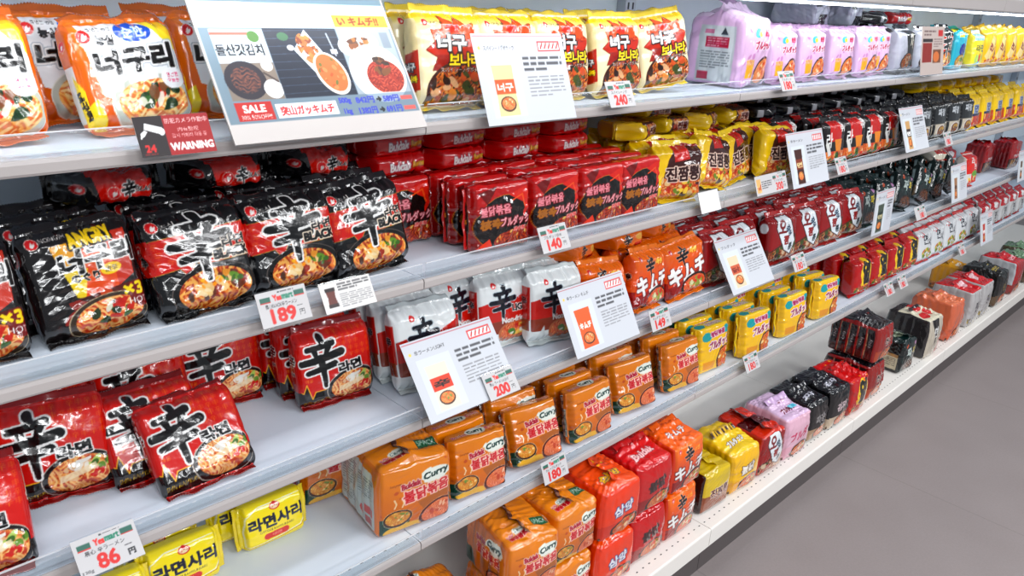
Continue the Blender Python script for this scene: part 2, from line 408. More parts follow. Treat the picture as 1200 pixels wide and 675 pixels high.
def a_mild():
    A = Art(13, 13.6, 9, (226, 122, 18)); A.grad(0, 0, 13, 13.6, (205, 96, 12), (238, 140, 24))
    P = [(1.2, 12.6), (12.2, 12.9), (12.6, 5.0), (9, 4.5), (6.2, 5.2), (5.6, 3.9), (4.2, 3.6), (2.2, 4.2), (1.6, 8)]
    A.poly(P, (244, 246, 248)); m = A.polym(P)
    A.put(m & (A.X + (A.Y - 9) * .9 > 12.3), (250, 226, 60)); A.put(m & (A.X + (A.Y - 9) * .9 > 13.6), (246, 208, 24))
    A.poly([(0, 3.2), (1.4, 4.0), (2.2, 0), (0, 0)], (226, 206, 40))
    A.bowl(8.0, 2.9, 5.0, 3.4, 0, (196, 200, 190), (206, 120, 60), ((240, 190, 110), (250, 226, 170), (220, 120, 60)), ((60, 110, 50), (200, 50, 30), (130, 90, 60), (240, 235, 220), (34, 70, 44)), 22, 5, (235, 236, 230))
    A.poly([(5.4, 5.4), (9.2, 5.8), (9.0, 7.6), (5.4, 7.4)], (244, 246, 248))
    A.emblem(1.7, 11.1, .75); A.text('농심', 3.9, 10.6, 1.1, BLK, bold=.06); A.text('라면은 농심', 3.6, 11.9, .5, (60, 60, 60))
    A.ell(7.5, 11.5, 2.3, 1.25, (24, 92, 190)); A.text('순한', 7.5, 11.5, 1.35, (230, 246, 255), rot=4, bold=.1)
    A.text('너구리', 6.9, 8.2, 2.7, BLK, w=9.4, rot=4, shear=.1, bold=.24, oc=WHT, ow=.28, oc2=(180, 190, 200), ow2=.12)
    A.ell(11.0, 5.7, 1.5, 1.3, (250, 250, 252)); A.text('얼큰한', 11, 6.1, .5, (216, 40, 90), bold=.03); A.text('오동통', 11, 5.4, .5, (216, 40, 90), bold=.03)
    return A
def a_mild_side():
    A = Art(3.8, 13.6, 7, (222, 118, 18)); A.rect(.9, 1.5, 2.9, 8, (240, 240, 236)); A.poly([(2.4, .5), (3.8, 1), (3.8, 5), (2.4, 7)], (240, 214, 40)); A.text('너구리', 3.05, 3.4, .9, BLK, w=3.2, rot=-75, bold=.08)
    return A.emblem(1.9, 10.5, .6)
def a_bon(res=8):
    A = Art(13, 15, res, (238, 226, 190)); A.rect(0, 13.7, 13, 15, (236, 200, 44)); A.grad(0, 12.4, 13, 13.8, (238, 226, 190), (240, 214, 90))
    c = (7.2, 8.9); r = np.random.RandomState(2); pts = []
    for i in range(22):
        t = i / 22 * 6.283; q = (5.6 if i % 2 else 4.1) + r.uniform(-.3, .4); pts.append((c[0] + q * math.cos(t) * 1.0, c[1] + q * math.sin(t) * 1.0))
    m = A.polym(pts); A.outl(m, (214, 88, 30), (120, 40, 14), .15); A.put(m & (A.Y < 10.4), (186, 52, 22)); A.put(m & (A.Y < 8.2), (150, 34, 18))
    A.put((A.X - 7) ** 2 / 36 + (A.Y - 1.6) ** 2 / 30 < 1, (74, 34, 18)); b = (A.X - 7.2) ** 2 / 32 + (A.Y - 1.7) ** 2 / 25 < 1
    A.noodles(b, ((206, 126, 56), (170, 76, 30), (228, 168, 90)), .9, 4); A.blobs(b, ((166, 46, 22), (52, 32, 26), (226, 150, 70), (200, 90, 40), (70, 84, 40), (220, 180, 140)), 34, .5, 1.2, 7)
    A.emblem(1.5, 13.0, .5); A.text('NONGSHIM', 3.4, 13.0, .4, (60, 50, 40), bold=.02)
    A.text('매콤', 6.5, 12.2, 1.2, (220, 40, 24), bold=.1)
    A.text('너구', 6.2, 10.0, 2.3, WHT, w=5.2, bold=.18, oc=BLK, ow=.34); A.text('SPICY', 10.1, 10.4, .8, (120, 30, 20), rot=8, bold=.04)
    A.text('보나라', 8.6, 7.4, 2.0, YEL, w=6.2, bold=.14, oc=(60, 24, 12), ow=.28); A.text('スパイシーノグボナーラ', 8.2, 5.9, .75, WHT, bold=.03, oc=(60, 24, 12), ow=.1)
    return A
def a_bon_side():
    A = Art(4, 15, 6, (230, 214, 168)); A.rect(0, 13.7, 4, 15, (236, 200, 44)); A.poly([(0, 8), (4, 9), (4, 3), (0, 2)], (176, 50, 22)); A.text('너구', 2, 6.4, 1.1, WHT, bold=.1, oc=BLK, ow=.2); return A.text('보나라', 2, 4.6, .9, YEL, bold=.08, oc=BLK, ow=.15)
def a_pink(W=13, H=13.5, res=6):
    A = Art(W, H, res, (226, 196, 226)); A.grad(0, 0, W, H, (216, 176, 210), (234, 210, 234)); k = W / 13
    A.blobs(A.Y > -1, ((240, 226, 240), (206, 150, 196)), 26, .3, .8, 3); A.ell(5.5 * k, 10.6, 1.4, .9, (90, 190, 220), 20); A.ell(6.2 * k, 10.4, .8, .6, (240, 220, 80))
    A.text('ブルダック', 8.2 * k, 8.2, 1.6, (176, 30, 70), w=7.6 * k, bold=.1, oc=(250, 240, 250), ow=.2); A.text('불닭', 10 * k, 10.6, 1.2, (190, 50, 90), bold=.08)
    A.bowl(8.8 * k, 3.0, 3.8 * k, 2.8, 25, (70, 36, 30), (206, 110, 50), ((240, 180, 110), (226, 130, 60)), ((250, 220, 180), (200, 80, 40)), 10, 4, None)
    A.rect(1.6 * k, 1.8, 4.6 * k, 4.4, (232, 176, 40)); A.noodles((A.X > 1.6 * k) & (A.X < 4.6 * k) & (A.Y > 4) & (A.Y < 5.4), ((240, 210, 120), (220, 150, 60)), .5, 2)
    return A
def a_pink_label():
    A = Art(15, 13.5, 6, (222, 190, 222)); A.rect(3.0, .6, 12.5, 11.6, (206, 212, 216)); A.rect(5, 7.4, 11, 9.4, (176, 26, 70)); A.greek(5.4, 7.5, 10.6, 9.3, 4, (240, 200, 214)); A.greek(4, 3.2, 11.5, 6.8, 7, (110, 116, 122)); A.rect(3.6, 1.0, 6.4, 2.6, (170, 40, 80)); A.poly([(8.6, 9.9), (9.6, 11.3), (10.6, 9.9)], (40, 50, 66)); return A.rect(4.6, 10, 7, 10.8, (200, 130, 160))
def a_blackwhite():
    A = Art(12.5, 13.5, 6, (210, 212, 222)); A.poly([(3.5, 13.5), (12.5, 13.5), (12.5, 2), (8.5, 1), (5.5, 5.5)], (22, 20, 24)); A.text('자', 8.6, 9.6, 4.4, (220, 216, 200), w=2.6, bold=.1); A.rect(10.6, 0, 12.5, 9, (150, 20, 28)); return A.bowl(5.6, 3.6, 4.4, 2.4, 18, (60, 40, 36), (120, 60, 30), ((216, 150, 90), (180, 100, 50)), ((220, 190, 160),), 8, 2, None)
def a_teal():
    A = Art(12, 13, 6, (60, 176, 196)); A.rect(0, 11, 12, 13, (70, 200, 214)); A.ell(6, 7, 3.2, 2.2, (40, 60, 150)); A.bowl(6, 3, 4.6, 2.4, 0, (140, 110, 40), (190, 140, 60), ((226, 190, 110),), ((90, 140, 40), (240, 220, 100)), 10, 3, None); return A.rect(1, 11.3, 6, 12.3, (240, 220, 60))
def a_tallyellow():
    A = Art(12, 14, 6, (238, 206, 50)); A.grad(0, 0, 12, 14, (226, 176, 30), (244, 216, 70)); A.poly([(0, 4), (7, 11), (10, 9), (3, 1)], (230, 210, 150)); A.text('면', 5.2, 6.6, 3, (150, 60, 50), rot=45, bold=.12); A.text('볶음', 8.4, 3.5, 2.0, (170, 60, 40), rot=45, bold=.1); return A.blobs(A.Y < 2.6, ((200, 110, 50), (226, 160, 70), (180, 60, 40)), 18, .5, 1.1, 3)
def a_lemon():
    A = Art(11, 12.5, 6, (246, 226, 66)); A.rect(0, 9.6, 11, 12.5, (170, 214, 220)); A.text('라면', 5.5, 6.8, 2.4, (60, 90, 60), w=8, bold=.08); A.ell(3, 2.8, 2, 1.8, (190, 214, 120)); A.ell(8, 2.8, 2, 1.8, (214, 206, 90)); A.ell(5.5, 3.4, .8, 1.6, (220, 60, 50)); return A.rect(4.4, .4, 6.8, 2.0, (90, 190, 220))
def a_angry():
    A = Art(12.2, 14, 10, (26, 20, 22)); A.poly([(3.0, 11.7), (11.6, 12.4), (11.2, 6.6), (7, 4.2), (4.4, 5.2)], (222, 92, 26))
    m = A.polym([(3.0, 11.7), (11.6, 12.4), (11.2, 6.6), (7, 4.2), (4.4, 5.2)]); A.put(m & (A.X - .3 * (A.Y - 9) < 5.4), (236, 176, 40)); A.put(m & (A.X - .3 * (A.Y - 6) < 5.6) & (A.Y < 8.4), (232, 206, 40)); A.put(m & (A.X > 9.2), (196, 58, 24))
    A.poly([(4.6, 5.0), (11.5, 5.8), (11.6, 2.2), (6, 1.2)], (96, 30, 18)); A.blobs(A.polym([(1, 4.5), (11.5, 5.8), (12, 1), (2, .4)]), ((150, 40, 22), (60, 22, 18), (206, 84, 28)), 16, .4, 1.0, 4)
    A.bowl(7.4, 2.1, 4.5, 2.6, 6, (70, 56, 44), (190, 62, 26), ((232, 160, 90), (246, 206, 140), (206, 96, 40)), ((60, 96, 40), (226, 226, 210), (190, 40, 25), (40, 60, 36)), 16, 9, (190, 176, 150))
    A.ell(11.5, 4.0, 1.5, 1.7, (120, 18, 20)); A.text('×3', 10.7, 4.7, 1.5, (240, 216, 40), w=2.2, bold=.14); A.text('HOT', 11.0, 3.2, .75, WHT, bold=.04)
    A.emblem(1.5, 12.4, .62); A.text('NONGSHIM.', 4.1, 12.7, .55, (236, 232, 228), w=3.6, rot=3, bold=.03)
    A.text('ANGRY', 7.5, 12.1, 1.75, (248, 214, 36), w=4.9, rot=5, bold=.14, oc=BLK, ow=.22)
    A.text('너구리', 7.7, 9.5, 2.6, BLK, w=8.2, rot=4, shear=.12, bold=.22, oc=WHT, ow=.2); A.text('のぐり', 5.9, 7.4, .95, BLK, bold=.06, oc=WHT, ow=.08); A.ell(8.8, 7.8, 1.2, .7, (244, 210, 40), 8); A.text('激辛', 8.8, 7.8, .7, BLK, bold=.04)
    return A
def a_angry_side():
    A = Art(3.8, 14, 7, (30, 22, 24)); A.emblem(1.9, 10.8, .8); A.stroke([(1.2, 9), (1.7, 6), (1.4, 3)], .35, (150, 40, 40)); A.stroke([(2.2, 9), (2.5, 6), (2.2, 3.2)], .3, (210, 190, 150)); return A
def a_sblack(res=10):
    A = Art(12.6, 14.2, res, (18, 18, 22)); pts = [(0, 10.6), (12.6, 11.2), (12.6, 6.6), (6.2, 6.4), (5.1, 7.0), (4.0, 5.1), (3.3, 6.5), (0, 6.2)]
    A.outl(A.polym(pts), (206, 36, 22), (190, 150, 70), .1); m = A.polym(pts)
    for i in range(5):
        for j in range(3): A.text('辛', .9 + i * 1.6 + (j % 2) * .3, 7.6 + j * 1.15, .95, (222, 96, 30), bold=.02)
    A.emblem(1.3, 12.4, .7); A.text('농심', 3.0, 12.3, .95, (226, 222, 216), bold=.03)
    A.bowl(7.0, 2.7, 5.3, 3.5, 0, (24, 20, 20), (150, 48, 20), ((226, 140, 66), (240, 190, 110), (190, 84, 34)), ((236, 206, 150), (110, 60, 40), (150, 46, 28), (226, 160, 60)), 18, 6, (96, 88, 84))
    A.blobs(A.ellm(9.0, 3.7, 1.7, .9), ((110, 150, 50), (70, 110, 40)), 12, .3, .6, 4); A.blobs(A.ellm(6.4, 3.9, 1.6, .9), ((246, 190, 50), (240, 160, 40)), 12, .25, .5, 2); A.blobs(A.ellm(4.8, 2.4, 1.5, 1), ((240, 220, 180), (90, 60, 46)), 6, .5, .9, 2)
    A.spicy(6.3, 8.9, 8.6, BLK, WHT, .24, -2); A.text('라면', 10.4, 8.8, 1.5, BLK, w=2.9, bold=.12, oc=(236, 226, 214), ow=.14)
    return A.text('BLACK', 9.9, 7.3, 1.15, BLK, w=4.6, bold=.13, oc=(240, 226, 206), ow=.16)
def a_sblack_side():
    A = Art(3.8, 14.2, 7, (20, 20, 24)); A.rect(0, 6.2, 3.8, 10.8, (200, 36, 22)); A.emblem(1.5, 9.8, .6); A.text('辛', 2.1, 8.2, 1.3, BLK, bold=.1, oc=WHT, ow=.12); return A
def a_sblack_edge():
    A = Art(13.5, 3.8, 8, (18, 18, 22)); A.poly([(3.6, 3.8), (9.8, 3.8), (10.2, 2.8), (12.6, 2.6), (12.2, .4), (8.4, .6), (7, .0), (4.6, .1)], (214, 38, 22)); A.emblem(6.0, 1.5, .7); A.emblem(2.2, 2.2, .55); A.spicy(8.0, 1.6, 2.2, BLK, WHT, .12); A.text('BLACK', 10.2, 1.6, .6, BLK, bold=.05, oc=WHT, ow=.07); return A
def a_sblack_flat():
    A = Art(13.5, 11, 6, (18, 18, 22)); A.rect(4, 5, 9.6, 11, (206, 36, 22)); A.rect(3.2, 0, 10, 5, (206, 36, 22)); return A.bowl(11, 7.5, 2.4, 3.0)
def a_fire(res=8):
    A = Art(13, 13, res, (168, 20, 22)); A.grad(0, 0, 13, 13, (130, 14, 18), (196, 26, 26)); A.outl(A.ellm(6.4, 5.6, 6.0, 4.9, 20), (26, 18, 18), (190, 120, 40), .14)
    A.poly([(7.6, 10.6), (12.6, 12.4), (12.8, 8), (10.8, 5.8), (11.2, 8.6)], (206, 44, 24)); A.stroke([(8, 9.4), (10.6, 10.4), (11.2, 8)], .3, (226, 96, 40)); A.poly([(1.2, 11.6), (3, 9.2), (5.2, 12.6)], (120, 12, 14))
    b = A.ellm(8.6, 1.6, 4.2, 2.2); A.put(b, (120, 36, 20)); A.noodles(b, ((190, 80, 40), (150, 40, 24), (220, 120, 60)), .7, 3); A.blobs(b, ((230, 200, 120), (90, 30, 20)), 12, .2, .5, 3)
    A.poly([(.6, .8), (3.4, 2.6), (4.2, .6), (2.4, .2)], (216, 66, 24))
    A.text('불닭볶음', 4.6, 8.0, 1.75, (232, 150, 160), w=6.2, rot=2, bold=.13, oc=(110, 20, 30), ow=.2); A.text('核辛', 3.8, 5.4, 1.8, (170, 110, 30), w=4.6, bold=.16, oc=(60, 20, 14), ow=.2); A.text('ブルダック', 8.9, 5.5, 1.7, (236, 170, 176), w=6.6, bold=.12, oc=(100, 16, 26), ow=.2)
    return A.text('激辛麺', 10, 3.7, .85, (206, 40, 44), bold=.05, oc=(240, 190, 180), ow=.08)
def a_fire_side():
    A = Art(3.8, 13, 6, (150, 18, 20)); A.outl(A.ellm(2.0, 5.6, 1.4, 4.6), (36, 20, 20), (180, 110, 40), .12); A.text('辛', 2, 6, 1.2, (190, 120, 40), bold=.08); return A
def a_fire_edge():
    A = Art(13.2, 3.6, 7, (204, 22, 26)); A.rect(0, 2.6, 13.2, 3.6, (190, 20, 24)); A.text('Buldak', 6.2, 1.7, 1.35, WHT, w=4.2, rot=3, bold=.1, oc=(150, 20, 60), ow=.14); A.text('Ramen', 10.4, 1.9, .9, (220, 170, 60), w=3.0, rot=3, bold=.08, oc=(110, 30, 16), ow=.12); return A
def a_fire_flat():
    A = Art(13.2, 11, 6, (204, 22, 26)); A.ell(7, 6.4, 4.2, 3.4, (40, 20, 20)); return A.noodles(A.ellm(7, 6.4, 3.6, 2.8), ((190, 90, 50), (150, 50, 30)), .6, 2)
def a_jj(res=7):
    A = Art(13, 13.6, res, (72, 26, 20)); A.poly([(0, 13.6), (5.4, 13.6), (3.4, 10), (2.2, 5), (1.6, 0), (0, 0)], (236, 200, 28)); A.poly([(4.6, 13.6), (9.0, 13.6), (9.0, 10.2), (5.0, 9.6)], (190, 36, 24))
    b = (A.Y < 5.6 + .6 * np.sin(A.X)) & (A.X > 1.5 + (A.Y * .1)); A.put(b, (150, 66, 30)); A.noodles(b, ((226, 150, 70), (200, 90, 40), (240, 190, 120)), .8, 6); A.blobs(b, ((226, 200, 150), (110, 140, 50), (190, 60, 40), (80, 40, 30), (240, 210, 90)), 34, .4, 1.0, 8)
    A.text('진짬뽕', 7.4, 6.8, 3.3, (60, 20, 20), w=8.6, rot=3, bold=.2, oc=(236, 214, 200), ow=.3); return A
def a_jj_edge():
    A = Art(13.4, 3.6, 6, (80, 28, 22)); A.poly([(0, 0), (0, 3.6), (5.6, 3.6), (4, 0)], (238, 204, 30)); A.blobs(A.X > 5.6, ((200, 90, 50), (226, 170, 110), (150, 50, 36), (230, 206, 180)), 40, .3, .9, 3); A.text('진짬뽕', 9.2, 1.9, 1.5, (90, 26, 26), bold=.1, oc=(240, 220, 210), ow=.18); return A
def a_kim_edge():
    A = Art(13.5, 4, 6, (236, 126, 22)); A.spicy(6.2, 2.1, 2.6, (30, 20, 30), (226, 200, 190), .1); A.rect(8, .4, 11, 1.4, (190, 40, 20)); return A.ell(9.8, 2.6, 1.2, .7, (246, 190, 90))
def a_jj_flat():
    A = Art(13.4, 11, 5, (80, 28, 22)); A.poly([(0, 0), (0, 11), (6, 11), (4, 0)], (238, 204, 30)); b = A.ellm(9, 5.5, 4.5, 4.5); A.noodles(b, ((226, 150, 70), (200, 90, 40)), .8, 2); return A.blobs(b, ((220, 170, 110), (180, 60, 40)), 20, .4, 1, 2)
def a_stew():
    A = Art(12.5, 13, 6, (34, 24, 24)); A.rect(3, 7, 9.5, 13, (196, 34, 26)); A.poly([(5.5, 7.5), (10, 7.5), (9.6, 3.0), (7.0, 3.4)], (232, 150, 44)); b = A.Y < 4.2; A.put(b, (190, 84, 40)); A.noodles(b, ((236, 170, 90), (214, 110, 50)), .8, 3); A.blobs(b, ((70, 120, 50), (206, 60, 40), (240, 210, 170), (40, 80, 40)), 30, .4, 1.1, 4)
    A.text('라', 2.9, 7.4, 4.0, WHT, w=2.8, bold=.2); A.text('볶', 9.8, 11, 2.8, WHT, w=3, bold=.2); A.poly([(1.2, 6.4), (2.6, 6.8), (4.4, 3.2), (3.0, 2.8)], (230, 230, 226)); return A
def a_jajang(cream=1):
    A = Art(12.5, 13.5, 6, (20, 22, 28)); A.text('짜장', 6.4, 9.6, 2.5, (216, 220, 224), w=6, bold=.12); A.rect(0, 0, 12.5, 5.6, (206, 196, 180) if cream else (110, 92, 84)); A.rect(.4, 1, 2.2, 5.4, (30, 28, 30)); A.bowl(7.6, 3, 3.8, 2.2, 0, (230, 226, 220), (90, 50, 30), ((190, 130, 70), (130, 80, 50)), ((200, 160, 60), (80, 110, 40)), 8, 3, None); return A
def a_yb():
    A = Art(12.5, 14, 6, (240, 206, 24)); A.rect(3.2, 6, 9.2, 9.6, (170, 180, 200)); A.text('면', 6.4, 8, 2.8, (50, 70, 130), w=4.2, bold=.1); A.rect(1.2, 5.2, 11.3, 6.2, (40, 50, 90)); b = (A.Y < 5.2) & (A.X > 1.2) & (A.X < 11.3); A.put(b, (200, 66, 34)); return A.blobs(b, ((226, 110, 50), (180, 40, 30), (240, 190, 110)), 16, .5, 1.2, 2)
def a_yb_side(): return Art(4, 14, 5, (240, 208, 30)).rect(.8, 0, 1.8, 10, (210, 214, 220)).rect(2.6, 1, 3.8, 6, (200, 90, 40))
def a_shin():
    A = Art(13, 13.4, 10, (206, 34, 22)); A.grad(0, 0, 13, 13.4, (196, 26, 20), (212, 40, 24))
    r = np.random.RandomState(5)
    for i in range(7):
        for j in range(5):
            if r.uniform() < .8: A.text('辛' if (i + j) % 2 else '申', 6.0 + i * 1.05, 8.3 + j * 1.05, .85, (226, 110, 34), bold=.02)
    lo = [(0, 3.4), (.6, 3.2), (1.2, 4.6), (1.9, 2.0), (2.5, 3.1), (4.2, 3.2), (13, 4.6), (13, 0), (0, 0)]; A.poly(lo, (26, 18, 18)); A.stroke(lo[:6], .16, (236, 186, 50)); A.text('SHIN RAMYUN', 2.7, 1.3, .6, (214, 180, 60), w=4.4, rot=3, bold=.02)
    A.bowl(8.9, 2.9, 4.3, 3.0, 5, (34, 26, 26), (180, 70, 36), ((236, 176, 104), (246, 208, 150), (214, 120, 60)), ((240, 236, 226), (190, 40, 30), (226, 190, 150)), 12, 8, (206, 196, 186))
    A.blobs(A.ellm(11.3, 4.0, 1.3, 1.0), ((110, 150, 60), (180, 206, 110), (70, 110, 44)), 10, .3, .6, 3); A.blobs(A.ellm(10.8, 2.7, 1.2, .8), ((200, 40, 30),), 5, .4, .6, 3)
    A.poly([(6.4, 2.2), (11.0, 3.3), (10.8, 4.1), (6.6, 3.1)], (240, 222, 190), .85); A.poly([(8.2, 4.0), (10.4, 4.7), (10.4, 5.1), (8, 4.6)], (236, 236, 232), .9)
    A.spicy(4.1, 8.0, 8.0, BLK, WHT, .26, 0); A.text('라면', 8.7, 6.4, 1.6, BLK, w=3.9, rot=3, bold=.16, oc=WHT, ow=.17); A.text('매운', 1.7, 5.2, .6, (236, 170, 60), bold=.03)
    return A
def a_shin_side():
    A = Art(3.7, 13.4, 7, (190, 26, 20)); A.rect(0, 0, 3.7, 3.4, (28, 18, 18)); A.text('辛', 1.9, 8.6, 1.9, BLK, bold=.14, oc=WHT, ow=.16); A.text('라면', 1.9, 6.4, .8, BLK, bold=.06, oc=WHT, ow=.09); return A
def a_light():
    A = Art(13, 15, 8, (238, 242, 242)); A.poly([(0, 9.2), (4, 10.0), (8.5, 9.8), (13, 11.4), (13, 5.6), (0, 5.2)], (204, 40, 26)); A.rect(0, 3.0, 13, 5.6, (150, 70, 48)); A.poly([(0, 3.2), (2.0, 2.4), (3.2, 4.2), (3.4, 0), (0, 0)], (226, 232, 232)); A.rect(3, 0, 13, 1.0, (226, 232, 232))
    A.bowl(8.2, 2.8, 3.9, 2.4, 0, (196, 120, 80), (206, 80, 40), ((236, 170, 100), (220, 110, 60)), ((90, 140, 60), (240, 240, 230), (200, 50, 34), (240, 200, 90)), 14, 5, None); A.ell(11.8, 4.6, 1.0, 1.0, (110, 40, 30)); A.ell(11.8, 4.6, .85, .85, (226, 214, 206)); A.greek(11.2, 4.1, 12.4, 5.1, 3, (60, 40, 40))
    A.emblem(3.6, 12.9, .55); A.text('농심', 5.6, 12.9, .55, (90, 96, 100)); A.spicy(5.4, 9.2, 6.4, (26, 30, 44), (206, 220, 226), .12, -3); A.text('라면', 9.4, 10.1, .9, (236, 220, 226), bold=.04); A.text('LIGHT', 9.8, 7.9, 1.25, (26, 20, 22), w=4.4, bold=.12, oc=WHT, ow=.16); return A.text('Non-fried', 8.0, 5.6, 1.1, WHT, w=5.6, bold=.06)
def a_light_side():
    A = Art(3.8, 15, 7, (236, 240, 240)); A.rect(.2, 5.4, 3.4, 12.2, (196, 36, 26)); A.text('辛', 1.8, 9.4, 1.5, (30, 20, 30), bold=.1, oc=(230, 210, 210), ow=.1); return A.rect(.4, 3.2, 3.2, 5.6, (150, 74, 50))
def a_kim(res=7):
    A = Art(13, 14, res, (232, 112, 18)); A.grad(0, 0, 13, 14, (196, 40, 16), (238, 134, 26)); A.put(A.Y < 5.2 + .25 * (A.X - 6), (150, 26, 18)); A.spicy(5.4, 10.4, 4.2, (30, 20, 30), (226, 200, 190), .1); A.emblem(2.2, 12.2, .55); A.text('라면', 9, 11.2, 1.2, (250, 214, 90), bold=.06)
    A.text('キムチ', 6.6, 6.4, 4.2, WHT, w=11.6, rot=6, bold=.32, oc=(120, 26, 20), ow=.3)
    return A.bowl(8.2, 2.5, 4.2, 2.8, 8, (36, 24, 22), (190, 60, 34), ((232, 150, 90), (214, 90, 50)), ((206, 60, 40), (240, 206, 180), (230, 226, 190), (150, 160, 70)), 22, 4, (110, 60, 40))
def a_kim_side():
    A = Art(3.8, 14, 6, (222, 98, 20)); A.rect(0, 0, 3.8, 5, (160, 30, 18)); A.text('辛', 1.9, 8.6, 1.3, BLK, bold=.1, oc=WHT, ow=.1); return A
def a_squid(W=13, H=14, res=6):
    A = Art(W, H, res, (150, 22, 26)); k = W / 13; A.put(A.Y < 6 + .35 * (A.X / k - 6), (96, 52, 36)); b = (A.Y < 5.2 + .25 * (A.X / k - 6)); A.noodles(b, ((206, 150, 110), (150, 80, 50)), .8, 3); A.blobs(b, ((214, 196, 170), (70, 96, 50), (170, 60, 44), (60, 34, 28)), 36, .4, 1.1, 5)
    for i in range(5): A.stroke([(7 + i * .9, 1.2), (8.2 + i * .9, 3.8)], .35, (226, 196, 176))
    P = [(3.6 * k, 13.2), (8.6 * k, 13.4), (10.0 * k, 9.8), (11.4 * k, 6.0), (9.6 * k, 2.4), (6.2 * k, 4.0), (4.4 * k, 7.6), (2.8 * k, 10.4)]; A.outl(A.polym(P), (232, 238, 242), (60, 20, 24), .25)
    A.text('오', 5.4 * k, 10.6, 3.6, (130, 20, 30), w=3 * k, bold=.3); A.text('징어', 8.2 * k, 9.2, 1.9, (40, 70, 96), w=3 * k, rot=-60, bold=.16); A.text('짬', 7.2 * k, 6.7, 2.4, (150, 36, 36), bold=.24); A.text('뽕', 9.2 * k, 4.6, 2.0, (40, 60, 70), bold=.2); return A
def a_squid_side():
    A = Art(3.8, 14, 5, (140, 20, 26)); A.ell(2, 10.5, 1.2, 1.4, (230, 234, 238)); A.rect(0, 0, 3.8, 4.5, (90, 46, 34)); return A
def a_squid_top(): A = Art(13, 3.8, 5, (150, 22, 26)); return A.ell(7, 1.9, 2.6, 1.3, (236, 240, 244))
def a_forest(res=6):
    A = Art(12.5, 13.5, res, (16, 38, 38)); A.blobs(A.Y > -1, ((26, 62, 60), (10, 20, 24)), 30, .6, 1.6, 2); A.text('짜', 5, 8.6, 3.6, (210, 220, 216), bold=.14); A.text('파', 9, 8.8, 2.8, (222, 200, 40), bold=.16); A.ell(3, 11.4, .9, .9, (190, 90, 50)); A.ell(10, 11.6, .8, .8, (196, 150, 190)); A.put(A.ellm(7, 2.6, 4.8, 2.4), (60, 34, 26)); A.noodles(A.ellm(7, 2.7, 4, 1.9), ((150, 100, 60), (100, 60, 40)), .7, 2); return A
def a_forest_side(): return Art(3.8, 13.5, 5, (18, 40, 40)).rect(.8, 2, 1.8, 11, (150, 166, 168)).rect(2.4, 1, 3.4, 5, (96, 80, 60))
def a_flatred():
    A = Art(13, 15, 5, (232, 226, 210)); A.rect(0, 12, 13, 15, (206, 40, 30)); A.rect(2, 2, 11, 8.5, (206, 60, 40)); return A.blobs((A.X > 2) & (A.X < 11) & (A.Y < 8.5) & (A.Y > 2), ((230, 120, 70), (240, 210, 170), (180, 40, 30)), 16, .6, 1.5, 2)
def a_tomato():
    A = Art(11, 14, 6, (214, 44, 28)); A.rect(0, 0, 4, 5.5, (230, 226, 220)); A.text('라', 5.6, 10.8, 3.2, WHT, bold=.2); A.text('면', 7.4, 8.4, 2.2, WHT, bold=.16); A.ell(7, 5.4, 2.6, 1.4, (120, 170, 60)); return A.blobs(A.Y < 4.5, ((230, 90, 40), (240, 190, 70), (206, 40, 30), (240, 220, 160)), 18, .6, 1.3, 4)
def a_winebox():
    A = Art(15, 13, 6, (166, 16, 30)); A.rect(0, 0, 15, 5, (70, 40, 30)); A.blobs(A.Y < 4.6, ((150, 120, 60), (110, 60, 40), (180, 140, 90)), 22, .6, 1.4, 2); A.text('면면면', 8, 6.3, 1.3, (226, 214, 214), w=7.5, bold=.1); return A
def a_sari():
    A = Art(12, 8.6, 9, (246, 226, 30)); A.stroke([(.5, .9), (.45, 4), (1.0, 6.8), (3.2, 7.9), (11, 8.1)], .22, (250, 248, 220)); A.stroke([(.8, .8), (6, 1.3), (10.4, 1.9), (11.4, 3.6)], .2, (250, 246, 220)); A.stroke([(.8, .6), (6, 1.1), (10.6, 1.7), (11.6, 3.6)], .08, (170, 60, 20))
    A.text('라면사리', 6.1, 4.9, 2.2, (30, 38, 64), w=9.6, rot=1, bold=.2); A.text('OTTOGI RAMYUNSARI', 6.0, 3.2, .42, (90, 80, 30)); A.put(A.strokem([(4.2, 2.1), (7.6, 2.2)], 1.15), (214, 52, 40)); A.text('사리면', 5.9, 2.15, .6, (250, 220, 200), bold=.03)
    A.ell(6.1, 7.25, .95, .65, (206, 40, 40)); A.ell(6.1, 7.25, .75, .48, (246, 226, 190)); A.ell(6.1, 7.75, .35, .35, (206, 40, 40)); return A.text('오뚜기', 6.1, 7.25, .42, (206, 40, 40), w=1.1, bold=.03)
def curry_words(A, cx, cy, k, rot=0):
    A.ell(cx + 1.9 * k, cy + 2.2 * k, 2.5 * k, 1.15 * k, (236, 240, 232)); A.blobs(A.ellm(cx + 1.9 * k, cy + 2.2 * k, 2.9 * k, 1.4 * k), ((236, 240, 232),), 16, .5 * k, .9 * k, 2)
    A.text('Curry', cx + 1.9 * k, cy + 2.2 * k, 1.35 * k, (16, 60, 56), w=4.2 * k, rot=rot + 4, shear=.15, bold=.12 * k); A.text('Buldak', cx - 2.2 * k, cy + 1.6 * k, 1.0 * k, (176, 30, 60), w=3.0 * k, rot=rot + 6, bold=.08 * k, oc=(240, 220, 214), ow=.12 * k)
    A.text('불닭볶음', cx + .3 * k, cy - .3 * k, 2.0 * k, (196, 30, 44), w=7.4 * k, rot=rot + 3, bold=.14 * k, oc=(244, 206, 196), ow=.2 * k); return A
